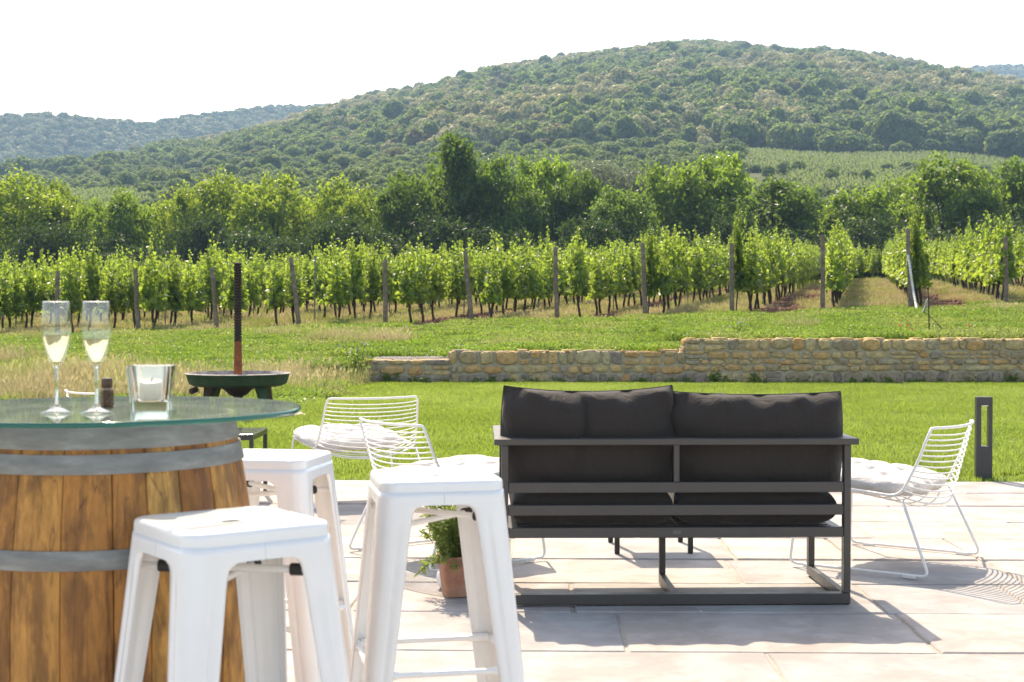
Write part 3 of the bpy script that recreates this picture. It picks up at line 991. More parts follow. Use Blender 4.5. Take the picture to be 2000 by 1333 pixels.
for i, (pt, pb, yt, yb_, lb) in enumerate(POSTS):
    a = at_depth(pb, yb_, 36.0); b = at_depth(pt, yt, 36.0)
    g = float(hgt(a.x, a.y)); 
    off = g - a.z
    mb = MB()
    pl = [(0, 0, -.4), (.006, 0, .5), (0, .004, 1.1), (b.x - a.x, 0, b.z - a.z + off * 0)]
    pl = [(0, 0, -.4)] + [((b.x - a.x) * q + .008 * math.sin(q * 9 + i), .006 * math.cos(q * 7), (b.z - a.z) * q) for q in (.0, .25, .5, .75, .99, 1.0)]
    mb.tube(pl, [.062, .062, .06, .058, .056, .055, .048], 10)
    o = mb.build('vineyard_post', M['post_wood'], None, smooth=True, angle=40)
    o.location = (a.x, 36.0, a.z)
    tag(o, lb, 'post', 'wooden end posts of the vine rows')
# vines climbing two of the posts
for px_, lb in ((1440, 'tall leafy vine climbing above its wooden post beside the soil lane'), (1786, 'bushy vine rising above the post with the white hose'), (1268, 'leafy vine shoots wrapping the post by the reddish soil')):
    t = thing('grapevine', lb, 'grapevine', (at_depth(px_, 600, 36.25).x, 36.25, float(hgt(at_depth(px_, 600, 36.25).x, 36.25))), .3, 'grapevines in the vineyard rows')
    link('trunk', clt, None, t); link('foliage', clf, None, t); t.scale = (.42, .8, 1.12 if px_ != 1268 else .95)
# steel stakes inside the rows
st = MB(); st.box((-.018, -.012, -.3), (.018, .012, 1.95)); st.box((-.026, -.004, 1.2), (.026, .004, 1.23)); st.box((-.026, -.004, 1.6), (.026, .004, 1.63))
st0 = st.build('metal_stake', M['stake_metal'])
tag(st0, 'slim grey metal stake standing inside a vine row', 'stake', 'metal stakes in the vine rows')
k = 0
for x0 in rows_x0:
    for yy in (41.5, 47.5, 54):
        xx = x0 + ROWK * (yy - 36)
        if abs(xx / yy) > .37: continue
        o = st0 if k == 0 else st0.copy()
        if k: COL.objects.link(o)
        o.location = (xx, yy, float(hgt(xx, yy))); o.rotation_euler = (random.uniform(-.02, .02), random.uniform(-.03, .03), row_ang); k += 1


# ------------------------------------------------------------------ grass
def blades(n, size, h0, h1, w, mat, name, bend=.5, leaves=0, heads=0, headmat=None, leafscale=.05):
    xy = rng.uniform(-size / 2, size / 2, (n, 2))
    h = rng.uniform(h0, h1, n); a = rng.uniform(0, 2 * PI, n); d = rng.uniform(0, 2 * PI, n)
    bn = rng.uniform(.1, bend, n) * h
    wx, wy = np.cos(a) * w / 2, np.sin(a) * w / 2
    dx, dy = np.cos(d) * bn, np.sin(d) * bn
    V = np.zeros((n, 5, 3))
    V[:, 0] = np.stack([xy[:, 0] - wx, xy[:, 1] - wy, np.zeros(n) - .01], -1)
    V[:, 1] = np.stack([xy[:, 0] + wx, xy[:, 1] + wy, np.zeros(n) - .01], -1)
    V[:, 2] = np.stack([xy[:, 0] + wx * .8 + dx * .35, xy[:, 1] + wy * .8 + dy * .35, h * .6], -1)
    V[:, 3] = np.stack([xy[:, 0] - wx * .8 + dx * .35, xy[:, 1] - wy * .8 + dy * .35, h * .6], -1)
    V[:, 4] = np.stack([xy[:, 0] + dx, xy[:, 1] + dy, h], -1)
    i = np.arange(n) * 5
    parts = [(V.reshape(-1, 3), [np.stack([i, i + 1, i + 2, i + 3], -1), np.stack([i + 3, i + 2, i + 4], -1)])]
    if leaves:
        p = np.column_stack([rng.uniform(-size / 2, size / 2, (leaves, 2)), rng.uniform(.01, h1 * .7, leaves)])
        parts.append(stamp(LEAF_T, LEAF_F, p, rot_mats(leaves, 'up', .7), rng.uniform(.6, 1.4, leaves) * leafscale))
    if heads:
        k = rng.choice(n, heads, replace=False)
        tips = V[k, 4]
        parts.append(stamp(np.array([(-.12, 0, 0), (.12, 0, 0), (.16, .5, .05), (0, 1, 0), (-.16, .5, .05)]), [np.array([[0, 1, 2, 3, 4]])], tips - np.array([0, 0, .02]),
                           np.stack([np.tile((1., 0, 0), (heads, 1)), np.stack([dx[k] * 2, dy[k] * 2, np.full(heads, .8)], -1), np.tile((0, -1., 0), (heads, 1))], -1), np.full(heads, .09)))
    o = bpy.data.objects.new(name, mesh_np(name, *join(parts))); o.data.materials.append(mat)
    return o


PATROT = math.radians(-1.3)


def edge_y(x): return 10.13 + math.tan(PATROT) * x


def grid_pts(x0, x1, y0, y1, sp):
    gx, gy = np.meshgrid(np.arange(x0, x1, sp), np.arange(y0, y1, sp))
    p = np.stack([gx.ravel(), gy.ravel()], -1) + rng.uniform(-.45 * sp, .45 * sp, (gx.size, 2))
    return p



# mown lawn
lp = [blades(1500, .62, .025, .065, .0075, M['lawn_blade'], 'lawn kit', .8) for _ in range(4)]
p = grid_pts(-15, 15, 10.2, 24.0, .40)
wild = lambda x, y: (x < -2.7 + .25 * np.sin(y * 2)) & (y > 18.2 + .7 * noise2(x, y, .6) - .12 * (x + 5))
k = (np.abs(p[:, 0]) < .50 * p[:, 1] + 1.0) & (p[:, 1] > edge_y(0) + math.tan(PATROT) * p[:, 0] + .33) & ~wild(p[:, 0], p[:, 1]) & ((p[:, 1] < 23.72) | (p[:, 0] < -2.7))
p = p[k]
scatter('lawn_grass', np.column_stack([p, hgt(p[:, 0], p[:, 1]) - .01]), zrot(len(p)), rng.uniform(.85, 1.15, len(p)), lp, 'stuff', 'short bright green mown lawn', 'grass')
# fringe right at the patio edge
ep = blades(320, .34, .02, .042, .0055, M['lawn_blade'], 'edge kit', .6)
ex = np.arange(-7.5, 7.5, .24); e_ = np.column_stack([ex, edge_y(0) + math.tan(PATROT) * ex + .19, np.full(len(ex), -.012)])
scatter('lawn_fringe', e_, zrot(len(ex)), np.ones(len(ex)), [ep], 'stuff', 'green grass fringe along the paving edge', 'grass')
# weeds on the bank
wp = [blades(900, .9, .05, .15, .010, M['weed_blade'], 'weed kit', .8, leaves=500, leafscale=.05) for _ in range(4)]
sp_ = [blades(420, .9, .10, .36, .007, M['straw'], 'straw kit', .55, heads=60) for _ in range(4)]
p = grid_pts(-19, 19, 17.5, 38.0, .50)
k = (np.abs(p[:, 0]) < .50 * p[:, 1]) & ((p[:, 1] > 24.55) | wild(p[:, 0], p[:, 1])) & ~((p[:, 0] > -2.75) & (p[:, 1] < 24.55))
p = p[k]
x, y = p[:, 0], p[:, 1]
dryness = noise2(x, y, .45, .8) + 1.6 * np.exp(-((x + 6.5) / 3.4) ** 2 - ((y - 20.5) / 2.7) ** 2) + .55 * np.exp(-((y - 36.2 - .05 * x) / 1.5) ** 2) - .42 - .5 * ((x > 0) & (y < 33))
dry = dryness + rng.normal(0, .18, len(x)) > .25
phs = ((x - ROWK * (y - 36) - 5.57) / (RSP * 2)) % 1.0
bed = ((x > -2.75) & (x < -.9) & (y < 26.0)) | ((y > 34.5 + .5 * noise2(x, y, 1.1)) & (phs > .04) & (phs < .45))
q = p[(~dry | (rng.random(len(x)) < .55)) & ~bed]
scatter('bank_weeds', np.column_stack([q, hgt(q[:, 0], q[:, 1])]), zrot(len(q)), np.stack([np.ones(len(q)), np.ones(len(q)), rng.uniform(.6, 1.25, len(q))], -1), wp, 'stuff', 'bright green weeds and clover on the bank below the vines', 'weeds')
q = p[dry & ~bed]
scatter('dry_grass', np.column_stack([q, hgt(q[:, 0], q[:, 1])]), zrot(len(q)), np.stack([np.ones(len(q)), np.ones(len(q)), rng.uniform(.55, 1.15, len(q)) * np.where(q[:, 1] > 32.5, .5, 1.0)], -1), sp_, 'stuff', 'straw coloured wild grass with seed heads', 'grass')
# grass in every second lane between the rows
p = grid_pts(-36, 40, 36.5, 80, .62)
x, y = p[:, 0], p[:, 1]
ph = ((x - ROWK * (y - 36) - 5.57) / (RSP * 2)) % 1.0
k = (np.abs(x) < .42 * y) & (((ph > .5) & (ph < .985)) | (rng.random(len(x)) < .05))
p = p[k]
sp2 = [blades(700, .9, .08, .24, .010, M['straw'], 'lane kit', .6, heads=50) for _ in range(3)]
scatter('lane_grass', np.column_stack([p, hgt(p[:, 0], p[:, 1])]), zrot(len(p)), np.stack([np.ones(len(p)), np.ones(len(p)), rng.uniform(.5, 1.2, len(p))], -1), sp2, 'stuff', 'pale dry grass growing in the lanes between vine rows', 'grass')
# clods in the tilled lanes
cl = MB()
for _ in range(26):
    a = Vector((random.uniform(-.5, .5), random.uniform(-.5, .5), 0)); s_ = random.uniform(.03, .085)
    rings = [[a + Vector((math.cos(t * PI / 3) * s_ * rr * random.uniform(.8, 1.2), math.sin(t * PI / 3) * s_ * rr * random.uniform(.8, 1.2), zz * s_)) for t in range(6)] for rr, zz in ((.9, -.3), (1.0, .25), (.55, .7))]
    cl.loft(rings)
clo = cl.build('clod kit', m_rust('clod earth', (.13, .064, .04), (.24, .125, .076), (.36, .21, .14), 5, .95))
p = grid_pts(-30, 36, 35.5, 66, .62); x, y = p[:, 0], p[:, 1]
ph = ((x - ROWK * (y - 36) - 5.57) / (RSP * 2)) % 1.0
p = p[(np.abs(x) < .42 * y) & (ph > .03) & (ph < .46)]
scatter('soil_clods', np.column_stack([p, hgt(p[:, 0], p[:, 1])]), zrot(len(p)), rng.uniform(.6, 1.2, len(p)), [clo], 'stuff', 'crumbly reddish brown clods in the tilled lanes', 'soil')


# ------------------------------------------------------------------ paving
def build_patio():
    mb = MB()
    edges = [10.13, 9.48, 8.85, 8.18, 7.56, 6.91, 6.30, 5.68, 5.02, 4.40, 3.75, 3.1, 2.45, 1.8, 1.15, .5, -.15, -.8, -1.5, -2.2, -3.0]
    rr = random.Random(21)
    c, s = math.cos(PATROT), math.sin(PATROT)
    for k_ in range(len(edges) - 1):
        y1, y0 = edges[k_], edges[k_ + 1]
        x = -9.5 + rr.uniform(0, .8)
        while x < 9.5:
            w = rr.choice((.56, .62, .85, .9, 1.1, 1.25))
            g = .005 + rr.uniform(0, .003)
            xa, xb, ya, yb_ = x + g, x + w - g, y0 + g, y1 - g
            if k_ == 0: yb_ += rr.uniform(-.012, .0)
            dz = rr.uniform(-.0035, .0025); tx = rr.uniform(-.002, .002); ty = rr.uniform(-.002, .002)
            mb.t = rr.random()
            # outline with slightly chipped edges
            pts = []
            def side(ax, ay, bx, by, n):
                for i in range(n):
                    t = i / n
                    pts.append((ax + (bx - ax) * t + rr.uniform(-.0035, .0035), ay + (by - ay) * t + rr.uniform(-.0035, .0035)))
            side(xa, ya, xb, ya, 7); side(xb, ya, xb, yb_, 5); side(xb, yb_, xa, yb_, 7); side(xa, yb_, xa, ya, 5)
            cx, cy = (xa + xb) / 2, (ya + yb_) / 2
            def ring(inset, z):
                out = []
                for (a, b) in pts:
                    dx, dy = a - cx, b - cy
                    a2 = cx + dx * (1 - inset / (w / 2)); b2 = cy + dy * (1 - inset / ((yb_ - ya) / 2))
                    zz = z + dz + tx * (a2 - cx) / w + ty * (b2 - cy)
                    out.append((a2 * c - b2 * s, a2 * s + b2 * c, zz))
                return out
            mb.loft([ring(0, -.05), ring(0, -.006), ring(.006, 0.0)], True, False, True)
            x += w
    o = mb.build('patio', M['slab'], None, tone=True)
    o['kind'] = 'structure'
    j = MB(); j.box((-9.5, -3.0, -.06), (9.5, 10.10, -.008), Matrix.Rotation(PATROT, 4, 'Z'))
    tag(j.build('patio_joints', M['mortar_joint']), kind='structure')


build_patio()


# ------------------------------------------------------------------ stone wall
def build_wall():
    t = thing('stone_wall', 'low stepped rubble stone wall of ochre sandstone across the lawn', 'wall', (0, WALL_Y, 0))
    core = MB(); st = MB(); rr = random.Random(11)
    segs = [(-2.46, -1.03, .395), (-1.03, 2.93, .545), (2.93, 13.0, .745)]

    def stone(x0, x1, z0, z1, yoff=0.0, lift=.035, Mx=None):
        cx, cz = (x0 + x1) / 2, (z0 + z1) / 2; a, b = (x1 - x0) / 2, (z1 - z0) / 2
        n = 14; ex = rr.uniform(2.6, 5.0); ph = rr.uniform(0, 6)
        base = []
        jx = [rr.uniform(.86, 1.03) for _ in range(n)]
        tilt = rr.uniform(-.12, .12) * b
        for i in range(n):
            th = 2 * PI * i / n + .2
            ct, sn = math.cos(th), math.sin(th)
            rad = (abs(ct) ** ex + abs(sn) ** ex) ** (-1 / ex)
            base.append((a * ct * rad * jx[i], b * sn * rad * jx[i] + tilt * ct))
        st.t = min(1, max(0, rr.betavariate(1.6, 1.5)))
        if z0 < .1: st.t = rr.choice((.03, .1, .97, st.t))
        L = lift * rr.uniform(.6, 1.3); sx = rr.uniform(-.25, .25); sz = rr.uniform(-.2, .3)
        rings = []
        for sc, d in ((1.0, .02), (.97, -.35 * L), (.88, -.8 * L), (.62, -1.0 * L), (.3, -1.05 * L)):
            ring = []
            for (p, q) in base:
                jit = rr.uniform(-.005, .005)
                pt = Vector((cx + p * sc, yoff + d + (sx * p + sz * q) * .12 * (1 - sc) + jit, cz + q * sc))
                ring.append(Mx @ pt if Mx is not None else pt)
            rings.append(ring)
        st.loft(rings, True, False, True)

    def fill(x0, x1, h, Mx=None, yoff=0.0):
        z = -.02; 
        hs = []
        while z < h - .06:
            k_ = rr.uniform(.09, .23)
            if h - z - k_ < .06: k_ = h - z
            hs.append((z, min(h, z + k_))); z += k_
        for zi, (za, zb) in enumerate(hs):
            x = x0 + rr.uniform(-.03, .0)
            while x < x1 - .03:
                w = rr.choice((rr.uniform(.10, .24), rr.uniform(.22, .5))) * (1.1 if zi == 0 else 1)
                if x + w > x1 - .08: w = x1 - x
                xe = min(x + w, x1)
                dz0 = rr.uniform(-.014, .014); top_ = zi == len(hs) - 1
                if zb - za > .13 and rr.random() < .22:
                    zm = za + (zb - za) * rr.uniform(.4, .6)
                    stone(x + .008, xe - .01, za + .006, zm - .006, yoff, .03, Mx); stone(x + .01, xe - .008, zm + .006, zb - .006, yoff, .03, Mx)
                else:
                    stone(x + .006, xe - .008, za + .007 + dz0, zb - .006 + (rr.uniform(-.004, .03) if top_ else dz0), yoff, .042, Mx)
                if rr.random() < .25:   # a small pinning stone in the joint
                    cz = zb; stone(xe - .035, xe + .03, cz - .03, cz + .02, yoff, .03, Mx)
                x = xe
    for (xa, xb, h) in segs:
        core.box((xa, 0, -.3), (xb - .003, .36, h - .015))
        fill(xa, xb, h)
        # back of the same wall above ground and flat coping stones on top
        x = xa
        while x < xb - .02:
            w = min(rr.uniform(.18, .45), xb - x)
            st.t = rr.betavariate(2.5, 2)
            z1 = h + rr.uniform(-.012, .03)
            n = 10; ring0 = []; ring1 = []; ring2 = []
            for i in range(n):
                th = 2 * PI * i / n; ct, sn = math.cos(th), math.sin(th); rad = (abs(ct) ** 5 + abs(sn) ** 5) ** (-.2) * rr.uniform(.93, 1.0)
                px_, py_ = x + w / 2 + ct * rad * (w / 2 - .006), .18 + sn * rad * .185
                ring0.append((px_, py_, h - .08)); ring1.append((px_, py_, z1 - .012)); ring2.append((x + w / 2 + (px_ - x - w / 2) * .93, .18 + (py_ - .18) * .95, z1))
            st.loft([ring0, ring1, ring2], True, False, True)
            x += w
    # left end
    Mx = Matrix.Translation((-2.46, .36, 0)) @ Matrix.Rotation(-PI / 2, 4, 'Z')
    fill(0.0, .36, .395, Mx)
    for xe, z0, z1 in ((-1.03, .395, .545), (2.93, .545, .745)):
        Mx = Matrix.Translation((xe, .36, z0)) @ Matrix.Rotation(-PI / 2, 4, 'Z')
        fill(0.0, .36, z1 - z0, Mx)
    core.build('mortar_core', M['wall_mortar'], t)
    st.build('stonework', M['stone'], t, smooth=True, angle=38, tone=True)


build_wall()
gbed = MB(); gbed.box((-2.42, 24.34, .28), (-1.05, 25.9, .385))
_r = random.Random(9)
for _ in range(900):
    gx_, gy_, gs_ = _r.uniform(-2.4, -1.07), _r.uniform(24.36, 25.9), _r.uniform(.012, .034)
    gbed.loft([[(gx_ + math.cos(q_ * PI / 2.5) * gs_ * rr_ * _r.uniform(.8, 1.2), gy_ + math.sin(q_ * PI / 2.5) * gs_ * rr_, .385 + zz_ * gs_) for q_ in range(5)] for rr_, zz_ in ((.9, -.1), (1., .35), (.5, .75))])
tag(gbed.build('gravel_bed', M['gravel']), 'pale gravel patch behind the lowest step of the wall', 'gravel', None, 'stuff')


# plants along the wall
def weed_plant(name, label, cat, loc, h, n, flower=None, group=None, spread=.14):
    t = thing(name, label, cat, loc, random.uniform(0, 6), group)
    parts = []; tips = []
    for i in range(n):
        a = rng.uniform(0, 2 * PI); hh = h * rng.uniform(.6, 1.0); d = spread * rng.uniform(.3, 1)
        b = (rng.normal(0, .05), rng.normal(0, .05), -.02)
        e = (b[0] + math.cos(a) * d, b[1] + math.sin(a) * d, hh)
        m = ((b[0] + e[0]) / 2 + rng.normal(0, .01), (b[1] + e[1]) / 2, hh * .55)
        parts.append(tube_np([b, m, e], [.004, .003, .002], 4)); tips.append(e)
        k_ = int(16)
        q = rng.uniform(0.05, .9, k_)[:, None]
        pp = np.array(b) * (1 - q) + np.array(e) * q + rng.normal(0, .025, (k_, 3))
        parts.append(stamp(LEAF_T, LEAF_F, pp, rot_mats(k_), rng.uniform(.04, .085, k_) * (1.3 - q[:, 0] * .6)))
    link('leaves', mesh_np('leaves', *join(parts)), M['weed_blade'], t)
    if flower:
        for e in tips[:14]:
            k_ = 9
            fp = []
            fp.append(stamp(LEAF_T, LEAF_F, np.tile(np.array(e), (k_, 1)), rot_mats(k_, 'up', 1.0), np.full(k_, .028 if flower == 'petal_pink' else .045)))
            link('flower', mesh_np('flower', *join(fp)), M[flower], t)
    return t


weed_plant('flowering_weed', 'tall pale-flowered thistle growing at the low left end of the stone wall', 'weed', (-2.62, 23.7, 0.0), .75, 26, 'petal_pink', spread=.30)
weed_plant('flowering_weed', 'pale pink flowering weed on the bank above the wall step', 'weed', (4.15, 26.2, float(hgt(4.15, 26.2))), .32, 7, 'petal_pink', spread=.16)
weed_plant('poppy', 'red poppy nearest the thin dark rod above the wall', 'flower', (7.35, 26.6, float(hgt(7.35, 26.6))), .20, 3, 'petal_red', spread=.1)
weed_plant('poppy', 'red poppy farther right along the top of the wall', 'flower', (8.55, 26.6, float(hgt(8.55, 26.6))), .18, 1, 'petal_red', spread=.06)
r_ = random.Random(3)
for i in range(34):
    x_ = -2.4 + i * .335 + r_.uniform(-.15, .15)
    big = r_.random() < .15
    weed_plant('wall_weed', 'leafy green weed sprouting along the foot of the stone wall', 'weed', (x_, 23.90 - r_.uniform(0, .06), 0), .20 if big else r_.uniform(.05, .10), 7 if big else 3, None, 'weeds along the foot of the wall', spread=.12)

# rod and hose
rod = MB(); rb = at_depth(1815, 655, 27.0); rz = float(hgt(rb.x, 27.0))
rod.tube([(0, 0, -.1), (-.01, 0, .4), (-.03, 0, .86)], .012, 8); rod.tube([(-.03, -.02, .86), (-.03, .02, .9)], .02, 8)
tag(rod.build('marker_rod', M['rust_dark'], None, smooth=True, loc=(rb.x, 27.0, rz)), 'thin dark rod stuck in the grass bank behind the wall', 'rod')
hs = MB()
a = at_depth(1777, 500, 35.93); b = at_depth(1787, 575, 35.85); c2 = at_depth(1797, 618, 34.5); d = at_depth(1806, 605, 31); e = Vector((rb.x - .02, 26.99, rz + .70))
pl = []
for q in np.linspace(0, 1, 40):
    cs = [a, a.lerp(b, .6), b, c2, c2 + Vector((.1, -1.6, -.02)), d, e]
    # simple Bezier of the control points
    w = [math.comb(6, i) * q ** i * (1 - q) ** (6 - i) for i in range(7)]
    pl.append(sum((cs[i] * w[i] for i in range(7)), Vector()))
pl = [at_depth(*p_) for p_ in ((1773, 498, 35.92), (1777, 520, 35.91), (1780, 545, 35.88), (1784, 570, 35.8), (1788, 592, 35.5), (1792, 610, 35.0), (1797, 618, 34.2), (1803, 612, 32.6), (1808, 600, 30.5), (1812, 585, 27.6))]
hs.tube(pl, [.028] * 7 + [.026, .024, .02], 8)
for i in range(0, len(pl) - 1):
    for q in (0, .25, .5, .75):
        p_ = pl[i].lerp(pl[i + 1], q); hs.tube([p_, p_ + (pl[i + 1] - pl[i]).normalized() * .03], .034, 8)
tag(hs.build('hose', M['rope'], None, smooth=True), 'white ribbed hose looping from a vine post to the thin rod', 'hose')


# ------------------------------------------------------------------ barrel table and what stands on it
BX, BY = -.925, 3.2
def build_barrel():
    t = thing('wine_barrel', 'upright oak wine barrel with galvanised hoops carrying the glass top', 'barrel', (BX, BY, 0), .13)
    rad = lambda z: .29 + .057 * (1 - ((z - .486) / .486) ** 2)
    mb = MB(); ns = 24; rr = random.Random(4)
    zs = [i / 26 * .972 for i in range(27)]
    ang = [0]
    for i in range(ns): ang.append(ang[-1] + rr.uniform(.75, 1.3))
    ang = [a / ang[-1] * 2 * PI for a in ang]
    for k_ in range(ns):
        mb.t = rr.random(); a0, a1 = ang[k_], ang[k_ + 1]; dr = rr.uniform(-.0015, .0015)
        rings = []
        for z in zs:
            r = rad(z) + dr; ring = []
            g = .0009 / r
            ring.append(((r - .016) * math.cos(a0 + g), (r - .016) * math.sin(a0 + g), z))
            for q in (0, .035, .35, .65, .965, 1):
                th = a0 + g + (a1 - a0 - 2 * g) * q
                r2 = r - (.0022 if q in (0, 1) else 0)
                ring.append((r2 * math.cos(th), r2 * math.sin(th), z))
            ring.append(((r - .016) * math.cos(a1 - g), (r - .016) * math.sin(a1 - g), z))
            rings.append(ring)
        mb.loft(rings, True, True, True)
    mb.build('staves', M['oak'], t, smooth=True, angle=50, tone=True)
    hd = MB(); hd.t = .4
    hd.lathe([(.0, .93), (.272, .93), (.272, .90), (0, .90)], 48); hd.lathe([(.0, .03), (.27, .03), (.27, .0), (0, .0)], 48)
    hd.build('head', M['oak'], t, tone=True)
    for za, zb in ((.918, .9735), (.868, .908), (.676, .716), (.26, .30), (.07, .11), (.0, .05)):
        h = MB()
        ra, rb_ = rad(za) + .0035, rad(zb) + .0035
        h.lathe([(ra - .006, za), (ra, za), (ra + .0006, za + .003), (rb_ + .0006, zb - .003), (rb_, zb), (rb_ - .006, zb)], 96)
        hp = h.build('hoop', M['galv'], t, smooth=True, angle=40)
        rv = MB()
        for dz in (.3, .7):
            a = -2.19; r = (ra + rb_) / 2
            p = Vector((math.cos(a) * r, math.sin(a) * r, za + (zb - za) * dz)); n_ = Vector((math.cos(a), math.sin(a), 0))
            rv.tube([p, p + n_ * .003, p + n_ * .0045], [.006, .005, .002], 10)
        rv.build('rivet', M['galv'], hp, smooth=True)
    lp_ = MB(); a = -2.16; 
    g = MB(); R_ = .446
    g.lathe([(0, .9735), (R_ - .003, .9735), (R_ - .003, .985), (0, .985)], 128)
    gt = thing('glass_tabletop', 'round green-edged glass table top lying on the barrel', 'table top', (BX, BY, 0))
    g.build('glass_disc', M['glass_top'], gt, smooth=True, angle=30)
    e = MB(); e.lathe([(R_ - .0028, .9739), (R_ - .0005, .9745), (R_, .979), (R_ - .0005, .9842), (R_ - .0028, .9846)], 128)
    e.build('polished_edge', M['glass_edge'], gt, smooth=True)


build_barrel()
ZT = .9852


def build_flute(px, fill, label):
    D = 3.017
    x = (px - 1000) / F * D
    t = thing('champagne_flute', label, 'wine glass', (x, D, ZT), 0, 'champagne flutes on the glass table')
    prof = [(.0, .0025), (.034, .0008), (.0345, .0016), (.02, .006), (.008, .013), (.0042, .022), (.0038, .06), (.0042, .092), (.006, .100), (.012, .108), (.0195, .124), (.0268, .148), (.0308, .172), (.0312, .19), (.0295, .212), (.0272, .236), (.0268, .2372), (.0263, .2365)]
    b = MB(); b.lathe(prof, 48)
    b.build('glass', M['flute'], t, smooth=True)
    rm = MB(); rm.tube([(.0267 * math.cos(a_ * PI / 24), .0267 * math.sin(a_ * PI / 24), .237) for a_ in range(48)], .0008, 6, cyc=True)
    rm.build('rim', M['tumbler'], t, smooth=True)
    st = MB(); st.lathe([(0, .0028), (.030, .0022), (.019, .0062), (.0072, .0132), (.0036, .022), (.0032, .06), (.0036, .092), (.0052, .1005), (.0, .1045)], 32)
    st.build('stem', M['tumbler'], t, smooth=True)
    w = MB()
    inner = [(.0, .1068), (.0102, .1105), (.0178, .1245), (.0251, .1485), (.0291, .172), (.0295, .19)]
    pr = [p for p in inner if p[1] < fill]
    i = len(pr); p0, p1 = inner[i - 1], inner[min(i, len(inner) - 1)]
    q = (fill - p0[1]) / max(1e-6, p1[1] - p0[1]); pr.append((p0[0] + (p1[0] - p0[0]) * q, fill)); pr.append((0, fill))
    w.lathe(pr, 48)
    w.build('wine', M['wine'], t, smooth=True, angle=40)


build_flute(110, .166, 'champagne flute at the far left with slightly more white wine')
build_flute(188, .158, 'champagne flute next to the small brown mill')

t = thing('pepper_mill', 'small dark brown hexagonal mill beside the right flute', 'mill', (at_depth(209, 797, 3.19).x, 3.19, ZT), .2)
b = MB(); b.lathe([(0, 0), (.018, 0), (.018, .0025), (.012, .004), (0, .004)], 24)
b.build('base', M['brown'], t, smooth=True, angle=30)
b = MB(); b.lathe([(.0145, .004), (.0152, .008), (.0152, .036), (.0135, .041), (.0, .041)], 6); b.build('body', M['brown'], t, bevel=.0012)
b = MB(); b.lathe([(.012, .041), (.0122, .05), (.0125, .062), (.011, .0665), (0, .067)], 24); b.build('cap', M['brown'], t, smooth=True, angle=40)
b = MB(); b.lathe([(.0128, .0405), (.0132, .0425), (.0122, .0445), (.011, .0445)], 24); b.build('collar', M['silver'], t, smooth=True)


def rsq(half, r, n, z, cx=0, cy=0):
    out = []
    for c in range(4):
        a0 = c * PI / 2
        ox, oy = (half - r) * (1 if c in (0, 3) else -1), (half - r) * (1 if c < 2 else -1)
        for k_ in range(n):
            a = a0 + PI / 2 * k_ / (n - 1)
            out.append((cx + ox + r * math.cos(a), cy + oy + r * math.sin(a), z))
    return out


cp = at_depth(296, 798, 3.10)
t = thing('candle_holder', 'square thick-walled clear glass candle holder on the table', 'candle holder', (cp.x, 3.10, ZT), .10)
b = MB()
b.loft([rsq(.039, .006, 6, .0), rsq(.041, .007, 6, .03), rsq(.048, .008, 6, .097), rsq(.047, .008, 6, .0985), rsq(.0405, .012, 6, .097), rsq(.034, .014, 6, .026), rsq(.030, .014, 6, .021)], True, True, True)
b.build('glass', M['tumbler'], t, smooth=True, angle=40)
t = thing('candle', 'short white candle inside the square glass holder', 'candle', (cp.x, 3.10, ZT + .0212), 0)
b = MB(); b.lathe([(0, .0), (.024, .0), (.026, .003), (.026, .034), (.024, .0375), (.02, .036), (0, .034)], 32); b.build('wax', M['candle'], t, smooth=True, angle=40)
b = MB(); b.tube([(0, 0, .033), (.001, 0, .04), (.003, 0, .044)], .0011, 6); b.build('wick', M['black_rubber'], t)


